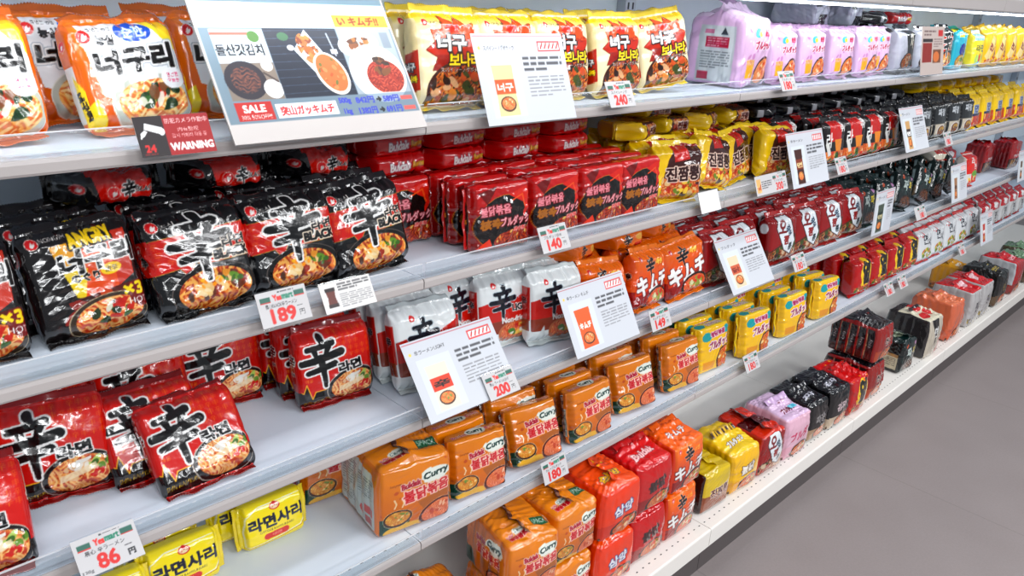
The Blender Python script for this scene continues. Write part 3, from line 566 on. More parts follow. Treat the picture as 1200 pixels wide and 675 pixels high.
def a_curry(W=12.8, H=13, res=8):
    A = Art(W, H, res, (214, 126, 24)); A.grad(0, 0, W, H, (196, 104, 20), (228, 146, 30)); A.blobs(A.Y > -1, ((204, 100, 26), (190, 90, 24)), 16, .2, .5, 2); k = W / 12.8
    A.poly([(0, 0), (0, 3.6), (2.2, 4.2), (4.4, 3.6), (5.2, 2.4), (5, 0)], (30, 74, 60)); A.put(A.ellm(4.2, .9, 3.4, 1.1), (224, 178, 70)); A.poly([(6.4, 5.6), (12.8, 6.6), (12.8, 2), (9, 1)], (150, 96, 66), .55); A.text('Samyang', 2.8, 9.9, .5, (120, 56, 20), rot=4)
    A.bowl(3.2, 3.4, 2.3, 1.7, 0, (70, 40, 30), (206, 150, 60), ((236, 196, 110), (200, 120, 50)), ((120, 150, 70), (240, 220, 160)), 8, 5, (236, 226, 200)); A.stroke([(2.6, 5.6), (2.9, 6.4), (2.6, 7.2)], .2, (244, 226, 190)); A.stroke([(3.8, 5.6), (4.1, 6.4), (3.8, 7.2)], .2, (244, 226, 190))
    curry_words(A, 7.7 * k, 7.6, 1.05 * k); return A.bowl(10.0 * k, 2.3, 3.2 * k, 2.4, 12, (96, 40, 30), (206, 110, 80), ((236, 160, 120), (216, 120, 70)), ((240, 200, 170), (190, 80, 50)), 8, 3, (220, 170, 130))
def a_curry_top():
    A = Art(12.6, 3.4, 8, (226, 142, 30)); A.blobs(A.Y > -1, ((204, 100, 26),), 10, .2, .4, 2); A.ell(6.6, 1.8, 2.2, 1.1, (238, 240, 230)); A.text('Curry', 6.6, 1.8, 1.1, (20, 74, 66), w=3.2, bold=.1); A.text('Buldak', 3.0, 1.6, .8, (176, 30, 60), bold=.05, oc=(240, 220, 214), ow=.1); A.text('불닭볶음', 10.2, 1.8, .9, (206, 50, 60), w=3.0, bold=.05, oc=(240, 220, 214), ow=.1); return A
def a_curry_side():
    A = Art(3.4, 13, 7, (206, 118, 24)); A.rect(0, 0, 1.0, 13, (74, 34, 24)); A.rect(1.4, 2, 2.9, 9, (196, 200, 196)); A.greek(1.5, 2.2, 2.8, 8.6, 14, (90, 90, 90)); return A
def a_currymulti_side():
    A = Art(16.5, 13.2, 6, (212, 124, 24)); A.blobs(A.Y > -1, ((196, 100, 24),), 14, .3, .6, 2); A.poly([(0, 0), (0, 4.4), (3, 4.8), (4.6, 2.4), (5, 0)], (30, 74, 60)); A.poly([(7, 5.4), (16.5, 5.6), (16.5, 1), (9, 1)], (150, 96, 66), .5); curry_words(A, 9.4, 7.4, 1.15); return A.bowl(12.8, 2.4, 3.6, 2.4, 8, (96, 40, 30), (206, 110, 80), ((236, 160, 120),), ((240, 200, 170), (190, 80, 50)), 8, 3, None)
def a_currymulti_label():
    A = Art(16.5, 13.2, 7, (212, 124, 24)); A.poly([(1.5, 1.2), (1.2, 10.8), (3, 12.0), (13.5, 11.2), (15.2, 9.6), (15.2, 1.4), (13.5, .8)], (206, 216, 218)); A.greek(2.4, 5.2, 8, 10.6, 11, (120, 130, 132)); A.rect(8.6, 2.2, 8.7, 10.6, (140, 150, 150)); A.greek(9, 6, 14.4, 10.2, 9, (120, 130, 132)); A.greek(2.4, 2, 8, 4.6, 6, (120, 130, 132)); A.ell(10.2, 3.0, .8, .8, (206, 60, 60)); A.rect(11.4, 3.4, 14.4, 4.8, (206, 80, 80)); return A.rect(11.6, 1.5, 14.2, 2.8, (190, 90, 90))
def a_currymulti_top():
    A = Art(12.8, 16.5, 6, (226, 144, 32)); curry_words(A, 3.6, 2.6, .55); curry_words(A, 4.0, 12.6, .55); A.poly([(8.4, 3.2), (12.2, 3.4), (12.2, 5.8), (8.4, 5.6)], (22, 96, 66)); A.text('5PACK', 10.3, 4.5, 1.25, WHT, w=3.4, bold=.06); return A
def a_cheese(res=6):
    A = Art(12.8, 13.2, res, (240, 196, 28)); A.ell(3.0, 10.6, 1.7, 1.3, (30, 166, 170)); A.ell(11.0, 11.4, 1.2, 1.2, (30, 166, 170)); A.text('불닭볶음', 7.4, 11, 1.4, (176, 60, 110), w=5.6, rot=4, bold=.1, oc=(246, 226, 236), ow=.22); A.text('ブルダック', 8.0, 8.0, 2.3, (150, 40, 80), w=8.4, rot=6, bold=.16, oc=(246, 230, 236), ow=.3)
    A.put(A.ellm(11, 2.2, 3.6, 4.6, 20), (90, 50, 24)); b = A.ellm(11.2, 2.2, 3.2, 4.2, 20); A.put(b, (206, 120, 50)); A.noodles(b, ((236, 170, 80), (190, 90, 40)), .8, 3); A.blobs(b, ((250, 230, 170), (226, 90, 40)), 12, .4, .8, 3); A.poly([(2, 1), (6.2, 1), (6.6, 3.2), (1.8, 3.4)], (226, 160, 40)); return A
def a_cheese_side(): return Art(3.4, 13.2, 6, (230, 184, 28)).rect(.6, 1.5, 1.5, 11, (206, 206, 200)).rect(2.2, 6, 2.7, 8, (60, 40, 40))
def a_cheese_top():
    A = Art(12.8, 3.4, 6, (246, 214, 40)); A.ell(2.4, 1.7, 1.7, 1.0, (40, 170, 176)); A.rect(4.6, .9, 10.6, 2.5, (240, 226, 214)); return A.text('ブルダック', 7.6, 1.7, 1.1, (176, 80, 110), w=5.4, bold=.05)
def a_yeol(W=12.5, H=13.5, res=6):
    A = Art(W, H, res, (186, 22, 24)); k = W / 12.5; A.ell(7.4 * k, 8.0, 3.9, 5.2, (240, 206, 30)); A.blobs(A.ellm(7.4 * k, 8.0, 4.8, 5.6), ((240, 206, 30), (226, 120, 30)), 10, .5, 1.1, 3); A.text('열', 7.4 * k, 8.2, 7.6, (26, 24, 16), w=5.2 * k, bold=.7); b = A.Y < 3.6; A.put(b, (150, 60, 34)); A.noodles(b, ((226, 150, 90), (190, 80, 50)), .8, 2); return A.blobs(b, ((200, 50, 34), (230, 200, 150), (90, 120, 50)), 18, .4, 1, 3)
def a_whitend():
    A = Art(12.5, 13.5, 6, (226, 228, 230)); A.text('면', 5.4, 9.4, 4, (24, 34, 50), bold=.14); A.text('사', 9, 8, 3, (24, 34, 50), bold=.12); A.blobs(A.ellm(7, 3.4, 4.6, 2.6), ((214, 190, 90), (120, 150, 60), (226, 210, 160), (200, 120, 70)), 24, .5, 1.2, 3); return A.blobs(A.ellm(3, 11.6, 2, 1.2), ((206, 60, 60),), 6, .3, .7, 2)
def a_redwhite():
    A = Art(12.5, 13, 6, (206, 206, 206)); A.rect(0, 8.6, 12.5, 13, (186, 24, 40)); A.ell(6, 10.4, 3, 1.4, (236, 232, 232)); A.text('면', 6.4, 5.6, 3.4, (50, 50, 60), bold=.12); return A.blobs(A.Y < 3, ((170, 150, 120), (140, 90, 60)), 16, .5, 1, 2)
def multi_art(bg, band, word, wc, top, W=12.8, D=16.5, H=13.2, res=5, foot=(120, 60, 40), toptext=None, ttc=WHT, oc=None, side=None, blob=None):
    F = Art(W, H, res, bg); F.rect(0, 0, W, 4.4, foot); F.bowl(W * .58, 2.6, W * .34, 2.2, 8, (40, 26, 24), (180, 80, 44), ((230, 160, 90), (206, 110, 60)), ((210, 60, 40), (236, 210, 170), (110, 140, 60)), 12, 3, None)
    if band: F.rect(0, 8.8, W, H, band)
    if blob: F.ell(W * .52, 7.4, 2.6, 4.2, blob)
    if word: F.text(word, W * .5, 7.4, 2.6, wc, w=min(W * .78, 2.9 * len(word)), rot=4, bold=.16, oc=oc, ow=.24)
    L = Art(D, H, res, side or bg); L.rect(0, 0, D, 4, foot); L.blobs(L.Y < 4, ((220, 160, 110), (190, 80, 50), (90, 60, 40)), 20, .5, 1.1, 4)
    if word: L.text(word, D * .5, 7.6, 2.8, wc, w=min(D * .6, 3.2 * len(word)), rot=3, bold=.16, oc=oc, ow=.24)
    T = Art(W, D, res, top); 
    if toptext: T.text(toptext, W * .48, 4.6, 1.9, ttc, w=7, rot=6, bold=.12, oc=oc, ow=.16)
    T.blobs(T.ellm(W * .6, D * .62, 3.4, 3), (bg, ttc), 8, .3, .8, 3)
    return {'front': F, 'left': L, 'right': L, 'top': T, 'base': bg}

def pouch(look, W, D, H, front, base, side=None, top=None, seal=None, seal2=None, cat='noodle pack', name='noodle_pack', **kw):
    return dict(look=look, W=W, D=D, H=H, cat=cat, name=name, art=lambda: {'front': front(), 'base': base, 'left': side() if side else base, 'right': side() if side else base, 'top': top() if top else base}, seal=seal or base, seal2=seal2 or seal or base, **kw)
def flat(look, W, D, H, front, top, base, seal=None, **kw):
    return dict(look=look, W=W, D=D, H=H, cat='noodle pack', name='noodle_pack', art=lambda: {'front': front(), 'top': top(), 'base': base}, seal=seal or base, seal2=seal or base, taper='x', **kw)
def multi(look, art, seal, W=13.4, D=16.5, H=13.4, along='y', dots=None, **kw):
    return dict(look=look, W=W, D=D, H=H, cat='noodle multipack', name='noodle_multipack', art=art, seal=seal, taper=None, along=along, dots=dots, **kw)

K = {
 'mild': pouch('orange and white noodle pack with a blue oval', 13, 4.2, 13.6, a_mild, (220, 116, 18), a_mild_side, seal=(214, 112, 20), amp=.0026),
 'bon': pouch('cream noodle pack with an orange starburst', 14, 4.2, 15, a_bon, (232, 216, 172), a_bon_side, seal=(232, 206, 70), amp=.0018),
 'pinkm': multi('pale pink noodle multipack with grey label on its side', lambda: {'front': a_pink(13, 13.5), 'left': a_pink_label(), 'top': (228, 204, 228), 'base': (226, 198, 226)}, (214, 180, 214), 13.6, 15, 15.6, along='x', sealh=.03, mound=.03, amp=.005),
 'pink': pouch('pale pink noodle pack with a brown bowl picture', 13, 4, 13, a_pink, (226, 196, 226), seal=(214, 178, 216)),
 'bw': pouch('black and silver noodle pack with tall white character', 12.5, 5, 13.5, a_blackwhite, (205, 208, 218), seal=(40, 38, 44)),
 'silver': multi('silver grey noodle bag with black patches', lambda: {'front': Art(13, 7, 5, (196, 200, 214)).rect(3, 0, 9, 3, (34, 34, 42)).rect(0, 5, 4, 7, (40, 40, 48)), 'top': Art(13, 13, 5, (200, 204, 216)).rect(0, 8, 13, 13, (40, 42, 50)), 'base': (196, 200, 212)}, (60, 60, 70), 13, 13, 7, amp=.005),
 'teal': multi('turquoise noodle multipack with a blue oval', lambda: {'front': a_teal(), 'top': Art(12, 13, 5, (80, 200, 214)).rect(2, 2, 10, 5, (240, 226, 70)), 'base': (66, 184, 200)}, (90, 206, 216), 12, 13, 13, amp=.002),
 'lemon': pouch('lemon yellow noodle pack with a pale blue top', 11, 4, 12.5, a_lemon, (244, 224, 66), seal=(180, 214, 220)),
 'tally': pouch('golden yellow noodle pack with a slanting cream stripe', 12, 4.5, 14, a_tallyellow, (232, 192, 44), seal=(230, 190, 50)),
 'angry': pouch('black noodle pack with orange panel and yellow ANGRY lettering', 12.8, 4, 14.2, a_angry, (26, 20, 22), a_angry_side, seal=(30, 24, 26), amp=.0024),
 'sblack': pouch('black noodle pack with a red band and brushed character', 13.9, 4.2, 14.2, a_sblack, (18, 18, 22), a_sblack_side, seal=(20, 20, 24), amp=.0034),
 'sblackf': flat('black noodle pack lying flat with a red patch on its edge', 14, 11, 4.2, a_sblack_edge, a_sblack_flat, (18, 18, 22), amp=.0055, t0=.5),
 'fire': pouch('dark red noodle pack with pink lettering', 13.6, 4, 11.9, a_fire, (160, 20, 22), a_fire_side, lambda: Art(13, 3.8, 5, (200, 26, 28)).text('Buldak', 6.5, 1.9, 1.0, (230, 170, 150), bold=.05), seal=(198, 28, 28), taper='x', t0=.82, tmin=.45, rr=.45, amp=.0034),
 'firef': flat('bright red noodle pack lying flat with white lettering on its edge', 13.4, 11, 3.7, a_fire_edge, a_fire_flat, (206, 22, 26), t0=.7, tmin=.3, amp=.004),
 'jj': pouch('yellow and brown seafood noodle pack', 13.6, 4.2, 12.8, a_jj, (226, 190, 30), lambda: Art(4.2, 13.4, 5, (232, 198, 30)).rect(0, 2, 1, 11, (200, 206, 206)), lambda: Art(13, 4.2, 5, (236, 202, 30)).poly([(6, 0), (13, 0), (13, 4.2), (8, 4.2)], (150, 30, 24)), seal=(240, 208, 36), amp=.0055),
 'jjf': flat('yellow and brown seafood noodle pack lying flat', 13.6, 11, 3.8, a_jj_edge, a_jj_flat, (216, 180, 34), amp=.006, t0=.5),
 'stew': pouch('black, red and white spicy stew noodle pack', 12.5, 4, 13, a_stew, (30, 24, 26), seal=(26, 22, 26)),
 'nightf': flat('crumpled black noodle pack lying flat', 13.5, 11, 3.5, lambda: Art(13.5, 4, 5, (20, 22, 30)).rect(3, .8, 5, 3, (190, 190, 196)).blobs(np.ones((1, 1), bool) if 0 else Art(13.5, 4, 5, BLK).X > 7, ((70, 30, 36), (40, 44, 60)), 8, .4, .9), lambda: Art(13.5, 11, 4, (20, 22, 30)).ell(7, 5, 3, 2, (60, 64, 80)), (20, 22, 30), amp=.004, t0=.45),
 'jajang': pouch('black noodle pack with white lettering and cream foot', 12.5, 4, 13.5, a_jajang, (20, 22, 28), seal=(24, 26, 34), amp=.003),
 'yb': pouch('bright yellow noodle pack with a grey blue panel', 12.5, 4.4, 14, a_yb, (240, 206, 24), a_yb_side, seal=(244, 214, 40)),
 'ybf': flat('bright yellow noodle pack lying flat', 13.5, 11, 4, lambda: Art(13.5, 4, 4, (236, 198, 24)).rect(5, .8, 9, 3, (190, 140, 40)), lambda: Art(13.5, 11, 4, (240, 204, 28)), (236, 198, 24), amp=.003),
 'shin': pouch('red noodle pack with a black brushed character', 13.8, 3.9, 13.8, a_shin, (196, 28, 20), a_shin_side, seal=(150, 20, 18), amp=.0024),
 'light': pouch('white and red noodle pack with LIGHT lettering', 13.8, 4, 15.4, a_light, (236, 240, 240), a_light_side, seal=(220, 228, 228), amp=.0022),
 'kim': pouch('orange kimchi noodle pack with big white lettering', 14, 4.2, 14, a_kim, (232, 120, 20), a_kim_side, seal=(236, 130, 24), amp=.0048),
 'kimf': flat('orange kimchi noodle pack lying on others', 13.6, 11, 4, a_kim_edge, lambda: Art(13.6, 11, 5, (236, 126, 22)).spicy(6, 6, 5, (30, 20, 30), (226, 200, 190), .1), (234, 122, 22), amp=.004, t0=.5),
 'squid': pouch('dark red noodle pack with a white squid shaped panel', 14, 4, 14, a_squid, (146, 22, 26), a_squid_side, a_squid_top, seal=(180, 40, 40)),
 'forest': pouch('dark green black noodle pack', 12.5, 4, 13.5, a_forest, (16, 36, 36), a_forest_side, seal=(30, 60, 58), amp=.003),
 'flatred': pouch('cream and red noodle pack', 13, 4, 15, a_flatred, (230, 226, 214), seal=(206, 40, 30)),
 'tomato': pouch('red noodle pack with white characters and a cream corner', 11, 5, 14, a_tomato, (226, 214, 206), seal=(214, 60, 44)),
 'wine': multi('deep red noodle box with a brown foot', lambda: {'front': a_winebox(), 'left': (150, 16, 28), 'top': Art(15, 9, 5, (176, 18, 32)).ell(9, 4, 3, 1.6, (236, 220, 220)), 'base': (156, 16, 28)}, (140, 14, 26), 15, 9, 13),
 'sari': flat('yellow noodle block pack with dark blue lettering', 12.4, 4.0, 8.8, a_sari, lambda: Art(12.4, 4, 6, (244, 224, 36)), (242, 220, 30), seal=(240, 216, 40), amp=.0008, t0=.82, tmin=.3, rr=.7),
 'curry': pouch('orange curry noodle pack', 13.8, 4.2, 12.6, a_curry, (210, 124, 24), a_curry_side, a_curry_top, seal=(74, 34, 26), taper='x', t0=.8, tmin=.4, rr=.35, amp=.0026, sidefin=True),
 'currym': multi('orange curry noodle multipack with a big grey label on its side', lambda: {'front': a_curry(12.8, 13.2), 'left': a_currymulti_label(), 'right': a_currymulti_side(), 'top': a_currymulti_top(), 'base': (212, 124, 24)}, (70, 28, 24), 15.6, 17, 14.6, dots=(150, 110, 90), amp=.0022),
 'currys': multi('orange curry noodle multipack with a brown crimp on top', lambda: {'front': a_curry(12.8, 13.2), 'left': a_currymulti_side(), 'right': a_currymulti_side(), 'top': a_currymulti_top(), 'base': (212, 124, 24)}, (70, 28, 24), dots=(150, 110, 90), amp=.0026),
 'cheese': pouch('yellow cheese noodle pack with turquoise spots', 13.6, 4, 13, a_cheese, (238, 196, 30), a_cheese_side, a_cheese_top, seal=(244, 216, 50), taper='x', t0=.8, tmin=.4, rr=.35, amp=.0026),
 'yeol': pouch('red noodle pack with a black character on yellow flame', 12.5, 5.5, 13.5, a_yeol, (184, 22, 26), seal=(196, 30, 30), amp=.003),
 'whitend': pouch('white noodle pack with dark brush lettering', 12.5, 4, 13.5, a_whitend, (214, 214, 216), None, lambda: Art(12.5, 4, 5, (200, 60, 64)).ell(7, 2, 3, 1.2, (236, 232, 232)), seal=(206, 70, 70), amp=.0022),
 'redw': pouch('white noodle pack with a crimson top', 12.5, 4.5, 13, a_redwhite, (200, 200, 202), None, lambda: Art(12.5, 4.5, 5, (186, 24, 40)).ell(7, 2.2, 3, 1.2, (236, 226, 226)), seal=(190, 30, 44)),
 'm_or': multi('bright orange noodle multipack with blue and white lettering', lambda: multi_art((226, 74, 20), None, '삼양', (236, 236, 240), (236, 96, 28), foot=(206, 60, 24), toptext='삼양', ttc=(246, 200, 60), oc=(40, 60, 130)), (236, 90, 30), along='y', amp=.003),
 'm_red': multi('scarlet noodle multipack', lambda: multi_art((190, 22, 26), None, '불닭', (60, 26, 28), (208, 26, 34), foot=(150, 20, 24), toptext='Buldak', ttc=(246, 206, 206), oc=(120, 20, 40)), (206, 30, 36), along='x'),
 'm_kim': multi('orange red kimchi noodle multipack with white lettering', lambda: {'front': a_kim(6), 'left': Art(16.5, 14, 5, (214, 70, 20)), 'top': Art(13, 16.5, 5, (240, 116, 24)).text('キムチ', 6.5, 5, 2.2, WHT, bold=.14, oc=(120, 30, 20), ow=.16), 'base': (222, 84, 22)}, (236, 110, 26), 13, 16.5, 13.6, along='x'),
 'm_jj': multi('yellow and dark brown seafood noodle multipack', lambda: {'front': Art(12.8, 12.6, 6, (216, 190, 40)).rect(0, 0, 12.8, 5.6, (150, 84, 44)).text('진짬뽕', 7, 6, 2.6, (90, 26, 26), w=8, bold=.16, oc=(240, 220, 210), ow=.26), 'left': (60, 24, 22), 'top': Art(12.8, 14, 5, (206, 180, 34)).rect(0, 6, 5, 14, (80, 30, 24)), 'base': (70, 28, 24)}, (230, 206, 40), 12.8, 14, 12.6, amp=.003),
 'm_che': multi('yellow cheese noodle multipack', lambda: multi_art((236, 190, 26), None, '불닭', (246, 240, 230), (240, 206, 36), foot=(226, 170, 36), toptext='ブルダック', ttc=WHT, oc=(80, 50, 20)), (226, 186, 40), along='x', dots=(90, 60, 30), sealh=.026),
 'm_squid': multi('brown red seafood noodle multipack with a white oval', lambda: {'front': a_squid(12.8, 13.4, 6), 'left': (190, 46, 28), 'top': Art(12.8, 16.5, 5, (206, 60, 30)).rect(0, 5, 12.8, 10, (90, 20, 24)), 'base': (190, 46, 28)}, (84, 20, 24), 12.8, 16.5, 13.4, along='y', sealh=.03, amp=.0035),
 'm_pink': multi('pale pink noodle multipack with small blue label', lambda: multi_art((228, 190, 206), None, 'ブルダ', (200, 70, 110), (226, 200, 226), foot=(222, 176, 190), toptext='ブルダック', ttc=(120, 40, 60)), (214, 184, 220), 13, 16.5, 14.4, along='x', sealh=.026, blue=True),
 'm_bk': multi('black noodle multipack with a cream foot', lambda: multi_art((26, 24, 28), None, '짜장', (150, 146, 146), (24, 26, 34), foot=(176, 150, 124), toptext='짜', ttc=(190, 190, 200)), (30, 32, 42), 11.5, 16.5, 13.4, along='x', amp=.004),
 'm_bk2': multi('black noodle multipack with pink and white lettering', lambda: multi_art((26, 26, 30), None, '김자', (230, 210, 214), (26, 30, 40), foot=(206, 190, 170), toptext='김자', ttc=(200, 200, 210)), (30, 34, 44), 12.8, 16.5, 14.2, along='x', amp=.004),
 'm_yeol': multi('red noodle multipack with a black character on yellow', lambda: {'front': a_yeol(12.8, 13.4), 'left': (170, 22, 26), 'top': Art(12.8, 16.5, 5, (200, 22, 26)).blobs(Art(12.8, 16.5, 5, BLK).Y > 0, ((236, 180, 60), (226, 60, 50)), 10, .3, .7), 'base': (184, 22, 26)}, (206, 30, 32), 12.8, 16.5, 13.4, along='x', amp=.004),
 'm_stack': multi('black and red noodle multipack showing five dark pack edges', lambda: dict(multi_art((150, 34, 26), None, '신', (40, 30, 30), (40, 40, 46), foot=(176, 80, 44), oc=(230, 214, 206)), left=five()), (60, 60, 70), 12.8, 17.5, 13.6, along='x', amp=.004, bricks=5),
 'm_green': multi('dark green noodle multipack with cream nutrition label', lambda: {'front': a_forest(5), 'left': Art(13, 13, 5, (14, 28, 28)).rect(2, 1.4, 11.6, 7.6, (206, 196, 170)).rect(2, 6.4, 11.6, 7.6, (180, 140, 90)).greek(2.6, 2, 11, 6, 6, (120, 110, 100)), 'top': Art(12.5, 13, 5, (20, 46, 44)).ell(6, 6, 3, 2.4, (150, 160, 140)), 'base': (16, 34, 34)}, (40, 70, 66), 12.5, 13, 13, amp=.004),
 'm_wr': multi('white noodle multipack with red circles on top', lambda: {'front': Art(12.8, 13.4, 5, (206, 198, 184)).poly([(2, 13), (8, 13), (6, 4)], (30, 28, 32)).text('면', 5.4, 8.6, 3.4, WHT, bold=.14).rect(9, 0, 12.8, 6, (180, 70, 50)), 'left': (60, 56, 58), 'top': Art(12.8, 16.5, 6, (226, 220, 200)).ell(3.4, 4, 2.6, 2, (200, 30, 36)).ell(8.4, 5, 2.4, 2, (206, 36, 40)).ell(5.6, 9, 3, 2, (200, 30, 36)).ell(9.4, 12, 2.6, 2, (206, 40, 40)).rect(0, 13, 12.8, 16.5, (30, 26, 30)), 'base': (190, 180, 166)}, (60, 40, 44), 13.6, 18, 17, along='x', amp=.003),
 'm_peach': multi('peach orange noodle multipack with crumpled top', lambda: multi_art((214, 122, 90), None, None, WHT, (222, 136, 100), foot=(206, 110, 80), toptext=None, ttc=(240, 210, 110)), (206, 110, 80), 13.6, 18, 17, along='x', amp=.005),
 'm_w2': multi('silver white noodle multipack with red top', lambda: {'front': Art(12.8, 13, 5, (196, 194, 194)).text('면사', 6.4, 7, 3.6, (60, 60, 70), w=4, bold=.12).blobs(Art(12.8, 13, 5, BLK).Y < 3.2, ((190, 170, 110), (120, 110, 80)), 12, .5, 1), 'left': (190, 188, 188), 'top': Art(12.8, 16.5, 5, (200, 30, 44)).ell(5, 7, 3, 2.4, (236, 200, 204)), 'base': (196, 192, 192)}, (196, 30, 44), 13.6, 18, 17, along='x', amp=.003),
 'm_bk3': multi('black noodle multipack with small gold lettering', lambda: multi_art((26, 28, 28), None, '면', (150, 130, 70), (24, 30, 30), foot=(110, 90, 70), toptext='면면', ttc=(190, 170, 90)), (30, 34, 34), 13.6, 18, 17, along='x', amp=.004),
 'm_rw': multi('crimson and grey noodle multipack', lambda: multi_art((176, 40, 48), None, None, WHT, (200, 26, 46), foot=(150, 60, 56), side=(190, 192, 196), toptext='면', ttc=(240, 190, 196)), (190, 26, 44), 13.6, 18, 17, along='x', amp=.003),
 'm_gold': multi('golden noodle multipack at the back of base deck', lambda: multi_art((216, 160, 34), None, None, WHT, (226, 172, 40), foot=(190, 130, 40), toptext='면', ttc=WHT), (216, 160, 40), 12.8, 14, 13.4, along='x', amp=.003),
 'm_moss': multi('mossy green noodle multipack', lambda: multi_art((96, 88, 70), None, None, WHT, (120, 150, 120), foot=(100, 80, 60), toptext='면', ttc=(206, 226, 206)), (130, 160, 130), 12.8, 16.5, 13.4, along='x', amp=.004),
}
def five():
    A = Art(17.5, 13.6, 6, (150, 30, 28))
    for i in range(5):
        x = .6 + i * 3.2; A.rect(x, .6, x + 2.6, 12.2, (38, 32, 36)); A.stroke([(x - .1, .6), (x + .15, 6), (x - .1, 12.2)], .18, (206, 170, 130)); A.text('신라', x + 1.4, 7, 1.1, (226, 216, 214), w=3.4, rot=80, bold=.06); A.rect(x + .4, 1, x + 2.2, 3.4, (90, 40, 34))
    return A

def kind(key, var=0):
    if (key, var) in _kind: return _kind[key, var]
    d = K[key]
    if key not in _art: _art[key] = d['art']()
    art = _art[key]; W, D, H = d['W'] / 100, d['D'] / 100, d['H'] / 100
    taper = d.get('taper', 'z'); sd = sum(map(ord, key)) % 97 + var * 31
    kw = {k: d[k] for k in ('amp', 't0', 'tmin', 'bulge', 'bricks', 'rr', 'mound') if k in d}
    if taper is None: kw['gather'] = d['along']; kw.setdefault('rr', .17); kw.setdefault('bulge', .004); kw.setdefault('bricks', 5); kw.setdefault('amp', .003)
    if taper == 'x': kw.setdefault('rr', .5); kw['ends'] = .0025
    f = art['front']; res = f.nu / d['W'] if isinstance(f, Art) else 5
    me = body_mesh('pouch', d['W'], d['D'], d['H'], art, FILM, taper=taper, seed=sd, res=min(res, 7), **kw)
    parts = [('pouch', me)]
    T, Rx, Rz, Ry = Matrix.Translation, lambda a: Matrix.Rotation(math.radians(a), 4, 'X'), lambda a: Matrix.Rotation(math.radians(a), 4, 'Z'), lambda a: Matrix.Rotation(math.radians(a), 4, 'Y')
    if taper == 'z' and not d.get('sidefin'):
        parts.append(('seal', xf(strip_mesh('top_seal', W * .94, .013, d['seal'], FILM, sd), T((0, 0, H - .0022)) @ Rx(-22 - var * 25))))
        parts.append(('seal', xf(strip_mesh('bottom_seal', W * .94, .011, d['seal2'], FILM, sd + 1), T((0, 0, .0022)) @ Rx(118))))
    elif taper == 'x' or d.get('sidefin'):
        for s, n in ((-1, 'left_seal'), (1, 'right_seal')):
            parts.append(('seal', xf(strip_mesh(n, H * .9, .009, d['seal'], FILM, sd + s, dots=(130, 90, 70) if d.get('sidefin') else None), T((s * (W / 2 - .0022), 0, H / 2)) @ Ry(s * 90))))
    else:
        L = (D if d['along'] == 'y' else W) * .82; h = d.get('sealh', .02)
        M = T((0, 0, H + d.get('mound', .011) - .0045)) @ (Rz(90) if d['along'] == 'y' else Matrix.Identity(4)) @ Rx(-20 if d.get('up') else -58 - 8 * var)
        parts.append(('seal', xf(strip_mesh('top_seal', L, h, d['seal'], FILM, sd, wave=.004, dots=d.get('dots')), M)))
        if d.get('blue'):
            A = Art(3.4, 1.6, 8, (90, 190, 214)).text('辛', .9, .8, .9, WHT, bold=.04).greek(1.6, .3, 3.2, 1.3, 2, (20, 80, 120))
            parts.append(('label', card_mesh('label', A, .0006, T((.02, -.035, H + .006)))))
    V = []
    for n, m in parts:
        v = np.zeros(len(m.vertices) * 3, np.float32); m.vertices.foreach_get('co', v); V.append(v.reshape(-1, 3))
    _kind[key, var] = dict(parts=parts, V=np.concatenate(V), d=d)
    return _kind[key, var]

def card_mesh(name, A, th, M=None, mat=None):
    """a printed sheet lying in the xy plane, centred, print facing +z"""
    W, H = A.W / 100, A.H / 100; nu, nv = A.nu, A.nv
    u, v = np.meshgrid(np.linspace(-W / 2, W / 2, nu), np.linspace(-H / 2, H / 2, nv))
    P = np.stack([u.ravel(), v.ravel(), np.full(u.size, th / 2)], 1); n = len(P)
    c = np.array([[x, y, z] for z in (th / 2, -th / 2) for x, y in ((-W / 2, -H / 2), (W / 2, -H / 2), (W / 2, H / 2), (-W / 2, H / 2))])
    F = np.array([[n + 7, n + 6, n + 5, n + 4], [n, n + 4, n + 5, n + 1], [n + 1, n + 5, n + 6, n + 2], [n + 2, n + 6, n + 7, n + 3], [n + 3, n + 7, n + 4, n]])
    C = np.concatenate([A.sample().reshape(-1, 3), np.repeat(lin((225, 224, 222))[None], 8, 0)])
    me = mesh_from(name, np.concatenate([P, c]), np.concatenate([gridF(nu, nv), F]), C, mat or PAPER, smooth=False)
    if M is not None: me.transform(M)
    return me

_first = {}
def put(key, x, y, z, yaw=0, lean=0, roll=0, var=None, label=None, group=None, gap=.0004):
    """stand a pack so that its lowest point touches the surface z; y is where its front foot is"""
    var = random.Random(int(x * 977 + y * 7919)).randint(0, 1) if var is None else var
    kd = kind(key, var); d = kd['d']
    R = Matrix.Rotation(math.radians(yaw), 3, 'Z') @ Matrix.Rotation(math.radians(roll), 3, 'Y') @ Matrix.Rotation(math.radians(-lean), 3, 'X')
    V = kd['V'] @ np.array(R).T
    root = empty(d['name'], (x, y, z - float(V[:, 2].min()) + gap), R.to_euler())
    tag(root, label or d['look'], d['cat'], group or d['look'] + 's')
    src = _first.get((key, var))
    if src is None:
        src = _first[key, var] = [obj(n, m, root) for n, m in kd['parts']]
    else:
        for p in src:
            c = p.copy(); COL.objects.link(c); c.parent = root
    return root

for _keys, _n in (('kim kimf', 'kimchi_noodle_pack'), ('curry', 'curry_noodle_pack'), ('cheese', 'cheese_noodle_pack'), ('jj jjf squid', 'seafood_noodle_pack'), ('jajang nightf forest', 'black_bean_noodle_pack'), ('sari', 'noodle_block_pack')):
    for _k in _keys.split(): K[_k]['name'] = _n


